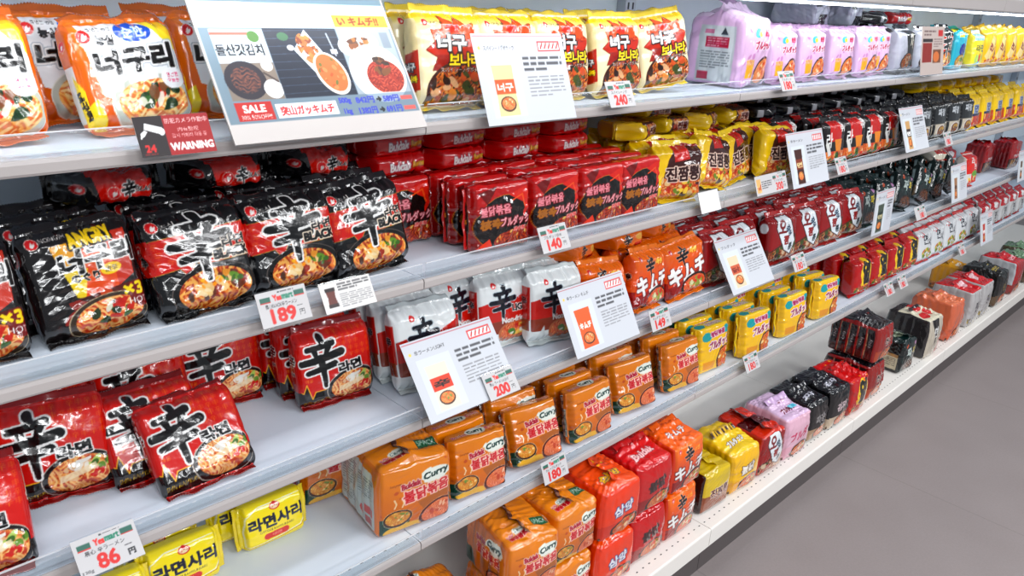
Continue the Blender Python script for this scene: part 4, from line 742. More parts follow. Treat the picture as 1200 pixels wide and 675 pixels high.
# ------------------------------------------------------------------ the shelving
BAY = .9; YB = .362
ZS = {'S0': 1.535, 'S1': 1.2797, 'S2': 1.03, 'S3': .772, 'S4': .5128, 'SB': .15}
ORD = ['first', 'second', 'third', 'fourth', 'fifth', 'sixth', 'seventh', 'eighth']
SHN = {'S0': 'topmost shelf board above the pink packs', 'S1': 'upper shelf board under the pink packs', 'S2': 'shelf board at the black packs level', 'S3': 'shelf board at the red and white packs level', 'S4': 'lower shelf board at the curry packs level', 'SB': 'base deck near the floor'}
def two_mat(name, boxes, mats):
    V, F, I, n = [], [], [], 0
    for b, k in boxes:
        v, f = box_arrays(*b); V.append(v); F.append(f + n); n += 8; I += [k] * 6
    me = bpy.data.meshes.new(name); me.from_pydata(np.concatenate(V).tolist(), [], np.concatenate(F).tolist())
    for m in mats: me.materials.append(m)
    me.polygons.foreach_set('material_index', I); me.update(); return me
def make_board(s):
    z = 0; parts = []
    y0 = -.108 if s == 'SB' else 0
    boxes = [((.001, BAY - .001, y0 + .004, YB - .002, -.014, 0), 0)]
    hy = y0 + .026 if s != 'SB' else y0 + .03
    for i in range(36):
        x = .0125 + i * .025
        boxes.append(((x - .0028, x + .0028, hy - .0014, hy + .0014, -.001, .0003), 1))
    parts.append(('deck', two_mat('deck', boxes, (IVORY if s == 'SB' else WHITE, HOLE if s in ('S4', 'SB') else TAB))))
    lh = {'SB': .058, 'S0': .047}.get(s, .018)
    prof = [(y0 + .012, -.001), (y0 + .004, 0), (y0 + .001, -.0015), (y0, -.005), (y0, -lh + .003), (y0 + .002, -lh), (y0 + .012, -lh)]
    parts.append(('price_rail', MB().prism(prof, .001, BAY - .001).build('price_rail', IVORY if s == 'SB' else RAIL)))
    if s not in ('SB', 'S0'):
        prof = [(.002, -.012 if s == 'S4' else 0), (.0006, .0005), (.0002, .024), (.0012, .0262), (.003, .0262), (.0026, .024), (.0032, .002), (.026, .0012), (.026, .0002)]
        prof = [(.0012, .0006), (.0, .024), (.0008, .0262), (.0026, .0262), (.0018, .024), (.0034, .0022), (.024, .0018), (.024, .0006)]
        parts.append(('clear_fence', MB().prism(prof, .004, BAY - .004).build('clear_fence', CLEAR)))
        parts.append(('fence_edge', MB().prism([(.0, .0263), (.0, .0275), (.0026, .0275), (.0026, .0263)], .004, BAY - .004).build('fence_edge', BEAD)))
    if s == 'SB':
        parts.append(('kick_plate', MB().box(.001, BAY - .001, -.086, -.076, -.15, -.05).build('kick_plate', DARK)))
    else:
        for x in (.006, BAY - .009):
            m = MB(); m.prism([(.34, -.014), (YB - .004, -.014), (YB - .004, -.075), (.345, -.075), (.32, -.05), (.2, -.03), (.1, -.02), (.1, -.014)], x, x + .003)
            parts.append(('bracket', m.build('bracket', POST)))
    return parts
for s in ZS:
    src = None
    for k in range(-1, 6):
        o = empty('base_deck' if s == 'SB' else 'shelf_board', (k * BAY, 0, ZS[s]))
        tag(o, f"white {SHN[s]}, {ORD[k + 1]} bay from left", 'shelf', 'white boards of the shelving run')
        if src is None: src = [obj(n, m, o) for n, m in make_board(s)]
        else:
            for p in src: c = p.copy(); COL.objects.link(c); c.parent = o
pm = None
for k in range(-1, 6):
    o = obj('back_panel', MB().box(.001, BAY - .001, YB, YB + .012, 0, 1.9).build('back_panel', BACK)) if pm is None else obj('back_panel', pm)
    pm = o.data; o.location = (k * BAY, 0, 0); tag(o, f'pale back panel behind the packs, {ORD[k + 1]} bay from left', 'panel', 'back panels of the shelving')
pm = None
for k in range(-1, 7):
    if pm is None:
        bx = [((-.02, .02, YB - .028, YB - .001, 0, 1.92), 0)] + [((x - .003, x + .003, YB - .0285, YB - .0275, z - .008, z + .008), 1) for x in (-.009, .009) for z in np.arange(.25, 1.9, .05)]
        pm = two_mat('shelf_upright', bx, (POST, HOLE))
    o = obj('shelf_upright', pm); o.location = (k * BAY, 0, 0); tag(o, f'slotted grey steel upright at the back, {ORD[k + 1]} from left', 'upright', 'slotted uprights')
for k in range(-1, 4):
    o = empty('strip_light', (k * BAY, .016, 1.482)); tag(o, f'lit white strip light under top shelf, {ORD[k + 1]} from left', 'light', 'strip lights under the top shelf')
    obj('tube', MB().prism([(-.006, 0), (-.004, -.005), (.004, -.005), (.006, 0)], .01, BAY - .012).build('tube', LED), o)
    obj('housing', MB().box(.004, BAY - .004, -.008, .008, .0005, .0045).build('housing', WHITE), o)
fl = obj('floor', MB().box(-3, 8, -4, .6, -.05, 0).build('floor', FLOOR)); tag(fl, kind='structure')
wl = obj('wall_back', MB().box(-3, 8, .62, .7, 0, 2.9).build('wall_back', BACK)); tag(wl, kind='structure')

# ------------------------------------------------------------------ packs
def place(key, x, yf, s, yaw=0, lean=0, roll=0, dz=0, label=None, group=None, var=None):
    D = K[key]['D'] / 200; a = math.radians(yaw)
    return put(key, x - D * math.sin(a), yf + D * math.cos(a), ZS[s] + dz, yaw, lean, roll, var, label, group)
RR = random.Random(11)
def block(key, s, xs, n, y0=.03, pitch=None, lean=8, yaw=0, roll=0, where='', jit=1, group=None, look=None, dz=0, skip=()):
    """columns of one kind: xs from left to right, n packs deep in each"""
    d = K[key]; look = look or d['look']; pitch0 = pitch
    for i, x in enumerate(xs):
        x, yy, nn, ya, ro, le = (list(x) + [y0, n, yaw, roll, lean][len(x) - 1:]) if isinstance(x, (list, tuple)) else (x, y0, n, yaw, roll, lean)
        pitch = pitch0 or d['D'] / 100 * 1.1 / math.cos(math.radians(le)) + .0075 + d.get('amp', .003) * 1.2
        for j in range(nn):
            if (i, j) in skip: continue
            col = f'{ORD[i]} column' if len(xs) > 1 else 'its column'
            row = 'frontmost' if j == 0 else f'{ORD[j]} from front'
            place(key, x + RR.uniform(-.004, .004) * jit, yy + j * pitch, s, ya + RR.uniform(-2, 2) * jit, le, ro + RR.uniform(-1.5, 1.5) * jit, dz, f'{look}, {row} in {col}{where}', group)

# upper shelf
place('mild', -.372, .075, 'S1', 6, 17, -2, label='orange and white noodle pack with blue oval, frontmost, left of warning sign')
place('mild', -.415, .165, 'S1', 4, 14, 1, label='orange and white noodle pack standing behind the frontmost one')
place('mild', -.545, .06, 'S1', 4, 16, -1, label='orange and white noodle pack at left edge of picture')
place('mild', -.235, .13, 'S1', 5, 15, 2, label='orange and white noodle pack half hidden behind the big sale board')
place('mild', -.27, .205, 'S1', 4, 12, 2, label='orange noodle pack at the back beside the sale board')
block('bon', 'S1', [.105, (.245, .06), (.385, .06), (.535, .055), (.712, .065, 2, -12, -8)], 2, .055, lean=9, where='')
place('pinkm', 1.035, .05, 'S1', 4)
block('pink', 'S1', [(1.19, .05, 1), (1.35, .05, 3), (1.53, .05, 4), (1.7, .05, 3), (1.84, .07, 2)], 4, .05, lean=6)
for x, l in ((1.66, 'left'), (1.9, 'right')): place('silver', x, .2, 'S1', 8, 0, 0, .136, f'silver grey noodle bag with black patches lying behind pink packs, {l} one')
block('bw', 'S1', [2.0, 2.16], 3, .05, lean=6)
place('nightf', 2.02, .16, 'S1', 10, 0, 0, .145, 'crumpled black noodle pack lying on black and silver packs')
place('firef', 2.2, .17, 'S1', -14, 0, 0, .145, 'red noodle pack lying on black and silver packs')
place('sblack', 2.35, .05, 'S1', 0, 6, label='black and red noodle pack between brown card and turquoise multipack')
place('teal', 2.52, .06, 'S1', 2)
place('lemon', 2.72, .05, 'S1', 0, 6)
block('tally', 'S1', [(2.88,), (3.02,), (3.17,), (3.31,), (3.46,)], 2, .05, lean=8, roll=-7)

# shelf of black packs
place('angry', -.462, .06, 'S2', 0, 17, -3, label='black noodle pack with ANGRY lettering, frontmost, fully visible')
for j in (1, 2): place('angry', -.468 - .006 * j, .06 + j * .051, 'S2', 0, 16, -2, label=f'black noodle pack with ANGRY lettering, {("directly behind frontmost" if j == 1 else "third in its row")}')
place('angry', -.603, .05, 'S2', 2, 18, 0, label='black noodle pack with HOT lettering cut by left picture edge')
for i, (x, y, le, w) in enumerate(((-.32, .05, 19, 'left one of three, beside ANGRY pack'), (-.183, .055, 15, 'middle one of three'), (-.05, .05, 15, 'right one, beside dark red packs'))):
    place('sblack', x, y, 'S2', RR.uniform(-2, 2), le, (-2, -2, -4)[i], label='black noodle pack with brushed character, ' + w)
    for j in (1, 2): place('sblack', x + RR.uniform(-.006, .006), y + .003 + j * .052, 'S2', 0, le - 2, 0, label=f'black noodle pack, {ORD[j]} row behind the {("left", "middle", "right")[i]} brushed character pack')
for x, y, ya, w in ((-.39, .2, 2, 'left'), (-.23, .2, -3, 'middle'), (-.075, .2, -2, 'right')): place('sblackf', x, y - .035, 'S2', ya, 0, 0, .142, f'black noodle pack lying flat on top, red patch on edge, {w} one')
block('fire', 'S2', [(.075, .155, 4), .212, .35, .486, (.618, .035)], 6, .035, lean=4, yaw=-3)
for i, x in enumerate((.085, .235, .385, .54)):
    for j in range(2): place('firef', x + RR.uniform(-.004, .004), .18, 'S2', RR.uniform(-3, 3), 0, 0, .1195 + j * .0385, f'bright red noodle pack lying flat, {("lower", "upper")[j]} of {ORD[i]} stack from left')
block('jj', 'S2', [(.765, .045, 4, -20, 0, 6), (.94, .05, 4, -4, 9, 16), (1.09, .07, 4, 8, -4, 10), (1.225, .04, 4, -14, 3, 8)], 5, .05, lean=8)
for i, (x, y, z, ya) in enumerate(((.76, .14, .131, 14), (.9, .16, .131, -12), (1.04, .15, .131, 16), (1.19, .16, .131, -10), (.83, .17, .172, -18), (.99, .18, .172, 10), (1.13, .19, .172, -6))): place('jjf', x, y, 'S2', ya, 0, 0, z, f'yellow and brown noodle pack lying flat, {ORD[i]} of the loose heap')
block('stew', 'S2', [1.545, 1.685, 1.825, 1.965], 3, .035, lean=6, yaw=-4)
for i, x in enumerate((1.36, 1.52, 1.68, 1.84, 2.0, 2.16, 2.32)):
    for j in range(2 if i < 6 else 1): place('nightf', x, .17 + .012 * j, 'S2', RR.uniform(-14, 14), 0, 0, .132 + j * .04, f'crumpled black noodle pack lying flat, {("lower", "upper")[j]} in {ORD[i]} stack from left')
block('stew', 'S2', [1.385], 3, .1, lean=6, look='black and red noodle pack behind leaning white card')
block('jajang', 'S2', [2.12, 2.27, 2.42, 2.57, 2.72], 4, .035, lean=6, yaw=-3)
block('yb', 'S2', [2.88, 3.04, 3.2, 3.36, 3.52, 3.68], 3, .05, lean=8)
for i, x in enumerate((2.62, 2.8, 2.96, 3.12, 3.28, 3.44, 3.6)): place('ybf', x, .19, 'S2', RR.uniform(-8, 8), 0, 0, .142, f'bright yellow noodle pack lying flat on top, {ORD[i]} from left')

# shelf of red packs
place('shin', -.524, .13, 'S3', -12, 19, -1, label='red noodle pack with black brushed character, left of the leaning pair')
place('shin', -.655, .02, 'S3', -10, 22, 0, label='red noodle pack cut off by lower left picture edge')
place('shin', -.352, .03, 'S3', -2, 38, -3, label='red noodle pack, front one of the leaning pair by the front rail', var=1)
place('shin', -.394, .09, 'S3', -4, 34, -2, label='red noodle pack, rear one of the leaning pair', var=0)
place('shin', -.372, .21, 'S3', -4, 15, 0, label='red noodle pack standing behind the leaning pair')
place('shin', -.236, .235, 'S3', -6, 12, 0, label='red noodle pack at the back, left of the upright row')
place('shin', -.5, .24, 'S3', -6, 14, 0, label='red noodle pack at the back behind the left one')
for j in range(3): place('shin', -.083 - j * .006, .125 + j * .055, 'S3', -8, 10, -1, label='red noodle pack in upright row beside white packs, ' + ('frontmost' if j == 0 else ORD[j] + ' from front'))
block('light', 'S3', [(.08, .07, 3, -6, 0, 14), (.235, .16, 1), (.315, .115, 1, -8), (.41, .065, 2, -8)], 4, .09, lean=7)
block('kim', 'S3', [(.56, .05, 4, -6, 3, 14), (.715, .045, 4, 4, 5, 10), (.865, .035, 4, -8, -7, 12)], 4, .045, lean=9, yaw=-4)
for i, (x, y, z, ya, ro) in enumerate(((.54, .12, .142, 10, 5), (.69, .11, .142, -12, -6), (.85, .13, .142, 9, 4))): place('kimf', x, y, 'S3', ya, 0, ro, z, f'orange kimchi noodle pack lying on the upright ones, {ORD[i]} of the heap')
block('squid', 'S3', [(1.005, .04), (1.15, .06), 1.32, 1.475, 1.635, 1.79], 3, .03, lean=7, yaw=-5)
block('forest', 'S3', [(1.955, .04, 3, -4, 2, 14), (2.11, .05, 3, -8, 8, 12), (2.27, .05, 4, -4, 14, 10), (2.42, .04, 4, -4, 22, 8), (2.57, .04, 4, -4, 26, 8), (2.72, .04, 4, -4, 26, 8)], 4, .04, lean=10, yaw=-4)
place('flatred', 2.69, .06, 'S3', -10, 62, 4, .134, label='cream and red noodle pack lying back on the dark green packs')
place('tomato', 3.02, .04, 'S3', -6, 10)
place('redw', 3.14, .17, 'S3', -6, 8, label='white noodle pack beside the deep red noodle box')
place('wine', 3.5, .12, 'S3', 2, 0, label='deep red noodle box with brown foot, left one'); place('wine', 3.74, .07, 'S3', -3, 0, label='deep red noodle box with brown foot, right one')

# lower shelf
place('sari', -.197, .165, 'S4', -2, 9, label='yellow noodle block pack right of the others, fully visible')
place('sari', -.225, .215, 'S4', -2, 9, label='yellow noodle block pack behind the fully visible one')
place('sari', -.365, .15, 'S4', -2, 10, label='yellow noodle block pack beside the 86 price tag')
place('sari', -.385, .2, 'S4', -3, 10, label='yellow noodle block pack second row, beside the 86 price tag')
place('sari', -.49, .13, 'S4', -2, 12, label='yellow noodle block pack below the 86 price tag')
place('currym', .018, .04, 'S4', -9, 0, label='orange curry noodle multipack with grey side label on lower shelf')
place('currym', -.035, .212, 'S4', -6, 0, label='orange curry noodle multipack at the back behind another multipack')
block('curry', 'S4', [(.186, .035, 3, -6, 0, 9), (.352, .03, 3, -9, -2, 20), (.525, .025, 3, -5, 0, 10), (.705, .035, 3, -9, -3, 16), (.895, .03, 3, -7, 0, 12)], 6, .03, lean=8)
block('cheese', 'S4', [(1.055, .045, 3), (1.245, .02, 4), (1.47, .02, 3), (1.705, .02, 3)], 4, .03, lean=6, yaw=-6)
block('cheese', 'S4', [(1.37, .16), (1.59, .16)], 1, .15, lean=6, yaw=-4, look='yellow cheese noodle pack in the gap behind')
block('yeol', 'S4', [(2.0, .03, 3), 2.15, 2.3, 2.45], 2, .03, lean=6, yaw=-4)
block('whitend', 'S4', [(2.61, .03, 3), 2.76, 2.91, 3.06, 3.21], 2, .03, lean=10, yaw=-4)
block('redw', 'S4', [(3.37, .03, 2), (3.52, .03, 3), 3.67, 3.82, 3.97], 2, .03, lean=6)

# base deck
H2 = .147
for lv, w in ((0, 'lower'), (1, 'upper')):
    dz = lv * (H2 - .002)
    place('currys', .245, -.062, 'SB', -11, 0, 0, dz, f'orange curry noodle multipack with brown crimp, {w} of front stack')
    place('currys', .392, -.05, 'SB', -3, 0, 0, dz, f'orange curry noodle multipack, {w} one beside bright orange multipack')
    place('m_or', .535, -.064, 'SB', -3, 0, 0, dz, f'bright orange noodle multipack with blue and white lettering, {w} one')
    place('m_red', .675, -.058, 'SB', -2, 0, 0, dz, f'scarlet noodle multipack, {w} one')
    place('m_kim', .815, -.06, 'SB', 0, 0, 0, dz, f'orange red kimchi noodle multipack with white lettering, {w} one')
place('currym', .075, -.02, 'SB', -6, 0, 0, 0, 'orange curry noodle multipack on base deck at bottom picture edge')
place('m_jj', .985, -.06, 'SB', -3, 0); place('m_che', 1.13, -.066, 'SB', -4, 0); place('m_squid', 1.272, -.072, 'SB', -4, 0); place('m_pink', 1.415, -.08, 'SB', -4, 0)
place('m_bk', 1.57, -.075, 'SB', -2, 0); place('m_bk2', 1.706, -.084, 'SB', -2, 0); place('m_yeol', 1.852, -.088, 'SB', -1, 0)
for lv, w in ((0, 'lower'), (1, 'upper')): place('m_stack', 2.02, -.078, 'SB', -1, 0, 0, lv * .148, f'black and red noodle multipack showing five dark edges, {w} one')
place('m_green', 2.35, -.07, 'SB', -2, 0); place('m_wr', 2.58, -.085, 'SB', -2, 0); place('m_peach', 2.85, -.085, 'SB', -2, 0)
place('m_w2', 3.1, -.085, 'SB', -1, 0, label='silver white noodle multipack with red top, beside peach multipack'); place('m_w2', 3.26, -.085, 'SB', -1, 0, label='silver white noodle multipack with red top, beside black multipack')
place('m_bk3', 3.5, -.085, 'SB', -2, 0); place('m_gold', 3.55, .1, 'SB', 2, 0); place('m_rw', 3.78, -.085, 'SB', -1, 0)
place('m_moss', 4.05, -.085, 'SB', -2, 0, label='mossy green noodle multipack beside crimson and grey one'); place('m_moss', 4.25, -.05, 'SB', 2, 0, label='mossy green noodle multipack furthest right')

# ------------------------------------------------------------------ cards and signs
def card(name, A, x, z, lean, label, cat, group=None, y=-.03, yaw=0, roll=0, margin=-.0006, holder='holder', th=.0008, lip=0):
    W, H = A.W / 100, A.H / 100
    R = Matrix.Rotation(math.radians(-lean), 4, 'X')
    o = empty(name, (x, y, z), (0, math.radians(roll), math.radians(yaw))); tag(o, label, cat, group)
    up = Matrix.Rotation(math.radians(90), 4, 'X')
    obj('card', card_mesh('card', A, th, R @ Matrix.Translation((0, 0, H / 2)) @ up), o)
    m = MB(); m.box(-W / 2 - margin, W / 2 + margin, .0012, .002, -.002, H * .8 if H > .08 else H + .002)
    me = m.build(holder, SLEEVE); me.transform(R); 
    m2 = MB().box(-W * .3, W * .3, .0008, -y + .0005, -.0035, -.0022).build('clip', CLEAR) if 0 else None
    obj(holder, me, o)
    # foot that grips the price rail
    zf = max(.0, lip - z)
    f = MB().prism([(.0, -.001), (.0, .0008), (-y + .0005, zf + .0008), (-y + .0005, zf - .001)], -min(W * .3, .02), min(W * .3, .02)).build('clip', CLEAR)
    obj('clip', f, o)
    return o
INK, GRY = (40, 40, 44), (110, 110, 114)
def price(num, line, sub=None, res=10, W=7.4, H=4.8, pic=None):
    A = Art(W, H, res, (192, 190, 191)); o = W - 7.4
    A.rect(o + .5, 3.35, o + 2.0, 4.0, (50, 96, 84)); A.rect(o + .5, 3.2, o + 2.0, 3.36, (190, 60, 60)); A.rect(o + 5.5, 3.5, o + 7.0, 4.15, (50, 96, 84)); A.rect(o + 5.5, 3.35, o + 7.0, 3.5, (190, 60, 60))
    A.text('Yes', o + 3.0, 3.7, .75, (206, 50, 46), w=1.15, bold=.05); A.text('mart', o + 4.5, 3.7, .62, (40, 120, 96), w=1.6, bold=.05); A.greek(o + 3.6, 4.3, o + 6.9, 4.55, 1, INK); A.rect(o + 3.2, 4.3, o + 3.5, 4.5, (60, 60, 60))
    A.text(line, o + 3.4, 2.75, .6, INK, w=4.6, bold=.03); A.text(str(num), o + 3.4, 1.35, 1.75, (196, 46, 44), w=1.15 * len(str(num)), bold=.14)
    A.text('円', o + 6.1, 1.1, .75, INK, bold=.04); A.greek(o + 5.5, 1.9, o + 6.9, 2.2, 1, INK)
    if sub: A.text(sub, o + .9, .6, .45, INK, w=1.2, bold=.03)
    if pic: A.rect(.6, .7, 2.6, 4.0, pic); A.blobs((A.X > .6) & (A.X < 2.6) & (A.Y > .7) & (A.Y < 3), ((206, 130, 80), (170, 60, 40), (230, 200, 150)), 10, .2, .4, 2); A.greek(3, 1.4, o - .2, 3.4, 4, INK)
    return A
def tagp(num, line, x, s, label, lean=26, sub=None, z=None, **kw):
    card('price_tag', price(num, line, sub, **kw), x, (ZS[s] + .001) if z is None else z, lean, label, 'price tag', 'printed price tags on the rails', holder='sleeve', margin=-.0004, lip=ZS[s] - .008, y=-.026 - max(0, lean - 26) * .0012)
tagp(240, 'スパイシーノグ', .442, 'S1', 'small price tag reading 240 below cream noodle packs')
tagp(180, 'ブルダック', 1.081, 'S1', 'small price tag below pale pink multipack')
tagp(189, '農心BLACK辛ラーメン', -.255, 'S2', 'price tag reading 189 below black noodle packs', 25)
tagp(140, 'ブルダック炒め', .288, 'S2', 'price tag reading 140 below dark red noodle packs', 26)
tagp(300, 'チンチャンポン', 1.085, 'S2', 'long price tag with small noodle picture below yellow packs', 21, W=15.5, pic=(214, 170, 110), res=8)
tagp(180, 'ラーメン', 1.493, 'S2', 'price tag below black, red and white stew packs', res=8)
tagp(180, 'ラーメン', 2.368, 'S2', 'faint price tag below cream footed black packs', res=6)
tagp(86, '農心 辛ラーメン', -.519, 'S3', 'price tag reading 86 at lower left above yellow packs', 44, sub='120g', res=12, z=.779)
tagp(149, 'キムチラーメン', .666, 'S3', 'price tag reading 149 below orange kimchi packs', 23)
tagp(180, 'オジンオ', 1.332, 'S3', 'price tag below dark red squid packs', 27, res=8)
tagp(180, 'ラーメン', 2.264, 'S3', 'price tag below dark green packs', res=6, W=10)
tagp(180, 'カレーブルダック', .341, 'S4', 'price tag reading 180 below orange curry packs', 22)
tagp(180, 'チーズブルダック', 1.152, 'S4', 'price tag reading 180 below yellow cheese packs', 26, res=8)
tagp(180, '熱ラーメン', 2.115, 'S4', 'left price tag below red flame packs', 30, res=6); tagp(180, 'ラーメン', 2.24, 'S4', 'right price tag below red flame packs', 30, res=6)
tagp(180, 'ラーメン', 2.9, 'S4', 'price tag below white brush lettering packs', 30, res=6)

def info(title, pack, res=8, W=20.6, H=14.4):
    A = Art(W, H, res, (196, 199, 205)); A.rect(.2, H - .5, W - .2, H - .4, (170, 50, 60)); A.rect(W - 6.4, H - 3.0, W - 1.0, H - 1.3, (200, 60, 60)); A.rect(W - 6.15, H - 2.75, W - 1.25, H - 1.55, (236, 232, 232))
    for i in range(5): x = W - 5.7 + i * .95; A.stroke([(x, H - 2.5), (x + .45, H - 1.8)], .3, (190, 40, 40)); A.stroke([(x + .4, H - 1.8), (x + .55, H - 1.65)], .14, (50, 70, 50))
    A.ell(1.2, H - 2.3, .28, .28, (226, 196, 90)); A.text(title, 5.4, H - 2.3, .8, INK, w=6.6, bold=.04)
    A.rect(1.8, 1.2, 9.0, H - 3.6, (206, 212, 216)); pack(A, 5.2, 5.4)
    A.greek(10.2, H - 6.3, W - 1.2, H - 3.6, 3, INK, .5); return A.greek(10.6, 4.0, W - 1.4, H - 6.8, 6, GRY, .32)
def mini(bg, band, word, wc, w=4.6, h=8):
    def f(A, cx, cy):
        A.poly([(cx - w / 2, cy - h / 2), (cx - w / 2 + .25, cy), (cx - w / 2, cy + h / 2), (cx + w / 2, cy + h / 2), (cx + w / 2 - .25, cy), (cx + w / 2, cy - h / 2)], bg)
        if band: A.rect(cx - w / 2 + .15, cy - .6, cx + w / 2 - .15, cy + h * .22, band)
        A.text(word, cx, cy + .5, 1.2, wc, w=w * .72, bold=.1); A.bowl(cx, cy - h * .27, w * .36, h * .15, 0, (60, 36, 30), (196, 90, 50), ((236, 170, 100), (214, 120, 60)), ((110, 140, 60), (226, 210, 170)), 6, 2, None)
    return f
def info_card(A, x, z, lean, label): card('info_card', A, x, z, lean, label, 'info card', 'printed product cards', y=-.03 - max(0, lean - 30) * .0012, lip=z + .005)
info_card(info('スパイシーノグボナーラ', mini((226, 206, 150), (206, 84, 34), '너구', WHT)), .204, 1.271, 21, 'white card with cream pack picture below cream noodle packs')
info_card(info('辛ラーメンLIGHT', mini((222, 214, 196), (200, 60, 34), '辛', BLK), 9), .09, .786, 38, 'white card with cream and red pack picture before white packs')
info_card(info('辛ラーメン キムチ', mini((206, 90, 40), None, 'キムチ', WHT), 8), .471, .787, 29, 'white card with orange pack picture before orange kimchi packs')
info_card(info('ブルダック', mini((226, 200, 170), (190, 90, 60), '닭', (120, 40, 30))), 1.058, .786, 33, 'white card with noodle bowl picture beside dark red squid packs')
info_card(info('辛ラーメン', mini((60, 30, 26), (120, 50, 30), '면', (214, 190, 140), 4, 9), 6), 1.29, 1.026, 20, 'white card with dark pack picture beside stew packs')
info_card(info('ラーメン', mini((190, 150, 100), (60, 50, 50), '면', WHT, 3.6, 9), 5), 2.041, 1.046, 22, 'white card with tan pack picture before black packs')
info_card(info('ラーメン', mini((70, 80, 70), (40, 50, 46), '면', (190, 180, 140), 4.6, 9), 5, 15), 1.869, .789, 4, 'white card with grey pack picture before dark green packs')
info_card(info('ラーメン', mini((150, 110, 80), None, '면', (70, 40, 30), 3.4, 8), 5, 18), 2.643, .787, 14, 'grey white card at right end of dark green packs')
info_card(info('ラーメン', mini((180, 70, 60), None, '면', WHT, 3.4, 8), 5, 18), 3.226, .505, 14, 'grey white card before crimson topped packs')
info_card(info('ラーメン', mini((90, 70, 50), None, '면', WHT, 3, 8), 5, 15), 3.538, .755, 10, 'grey white card below deep red noodle boxes')
B = Art(19.5, 14.5, 6, (186, 172, 166)); B.rect(1.2, 1.8 + 2, 9, 9.6, (130, 44, 40)); B.rect(10, 3.6, 17, 7.6, (110, 70, 50)); B.ell(13, 5.4, 2.6, 1.6, (196, 110, 60)); B.rect(1.2, 9.8, 9.4, 10.8, (50, 44, 46)); B.rect(14, 11.6, 18, 13.4, (180, 50, 50)); B.greek(2, 11.5, 12, 13.5, 2, (90, 70, 70)); B.greek(10.4, 8.2, 18, 11, 4, (100, 80, 80))
info_card(B, 2.001, 1.289, 10, 'brown tinted card before black and silver noodle packs')
S = Art(8.6, 4.4, 9, (214, 212, 210)); S.poly([(.8, .8), (1.0, 2.2), (.8, 3.6), (2.4, 3.6), (2.2, 2.2), (2.4, .8)], (96, 50, 44)); S.rect(.8, 3.1, 2.4, 3.6, (40, 34, 36)); S.rect(.8, .8, 2.4, 1.3, (50, 40, 40)); S.greek(2.9, 2.9, 8.2, 4.1, 3, INK, .55); S.greek(2.9, .5, 8.2, 2.6, 7, GRY, .4)
card('info_card', S, -.151, 1.026, 30, 'small white card with dark pack picture beside 189 price tag', 'info card', 'printed product cards', y=-.024, lip=1.02)
S = price(200, '農心 ラーメンLIGHT', None, 10); card('price_tag', S, .155, .786, 37, 'price tag reading 200 on the corner of the white card', 'price tag', 'printed price tags on the rails', holder='sleeve', y=-.0455, lip=.764)
S = Art(8, 4.8, 5, (224, 222, 222)).rect(0, 4.5, 8, 4.8, (206, 204, 204)); card('price_tag', S, .808, 1.024, 22, 'blank white tag on the rail right of yellow packs', 'price tag', 'printed price tags on the rails', y=-.024, lip=1.02)

W_ = Art(8.6, 4.7, 12, (142, 26, 29)); W_.rect(0, 0, 3.2, 4.7, (34, 28, 30)); W_.poly([(1.0, 3.2), (1.2, 3.9), (3.0, 3.3), (2.8, 2.5)], (226, 226, 226)); W_.poly([(.5, 2.2), (.9, 2.4), (1.3, 2.9), (1.0, 3.1), (.5, 2.7)], (226, 226, 226)); W_.stroke([(.5, 2.2), (.7, 2.8)], .18, (226, 226, 226)); W_.ell(2.9, 2.8, .3, .42, (226, 226, 226), -15)
W_.text('24', 1.2, 1.0, .8, (190, 40, 40), bold=.05); W_.greek(.4, .2, 2.8, .5, 1, (150, 36, 36)); W_.text('防犯カメラ作動中', 5.9, 4.0, .62, (236, 226, 224), w=4.9, bold=.03); W_.text('内有監控', 5.9, 2.95, .48, (232, 200, 198), w=2.4); W_.text('감시 카메라 작동 중', 5.9, 2.25, .48, (232, 200, 198), w=4.0); W_.text('WARNING', 5.9, 1.0, .82, (238, 230, 228), w=4.9, bold=.06)
card('warning_sign', W_, -.378, 1.275, 27, 'red and black WARNING camera sign on upper rail', 'sign', y=-.026, lip=1.27)

Bd = Art(29, 20.6, 11, (190, 184, 181)); Bd.rect(.3, 2.6, 28.7, 20, (108, 126, 138)); Bd.rect(.3, 15.4, 28.7, 19.0, (190, 214, 228)); Bd.rect(19.6, 15.6, 28.5, 17.4, (232, 150, 60)); Bd.text('い キムチ!!', 23.6, 16.5, 1.2, (120, 50, 20), w=6.6, bold=.05)
Bd.ell(6.2, 17.8, 5.6, 1.2, (240, 226, 190)); Bd.ell(6.2, 17.8, 5.3, 1.0, (226, 240, 248)); Bd.text('突山ガッキムチ', 6.2, 17.8, 1.1, (236, 170, 150), w=8)
Bd.rect(1.6, 5.6, 8.6, 15.2, (206, 216, 224)); Bd.rect(1.6, 14.4, 7.6, 14.8, (206, 96, 80)); Bd.text('돌산갓김치', 4.8, 12.4, 1.5, (24, 26, 32), w=6.2, bold=.06); Bd.ell(7.1, 14.2, .8, .8, (70, 110, 50)); Bd.rect(1.6, 5.6, 8.6, 10.6, (120, 108, 98)); Bd.ell(4.2, 8.3, 2.7, 2.6, (40, 36, 44)); Bd.noodles(Bd.ellm(4.2, 8.3, 1.9, 1.8), ((120, 70, 56), (80, 50, 46)), .6, 2); Bd.ell(7.6, 10.2, .8, .8, (214, 206, 196)); Bd.ell(7.5, 7.0, 1.3, 1.3, (216, 214, 212)); Bd.stroke([(6.9, 9.2), (8.4, 8.0)], .3, (70, 60, 56))
Bd.rect(8.7, 5.6, 19.4, 15.4, (26, 32, 46)); 
for i in range(9): Bd.stroke([(8.7, 6.2 + i * 1.1), (19.4, 6.4 + i * 1.1)], .1, (50, 60, 80))
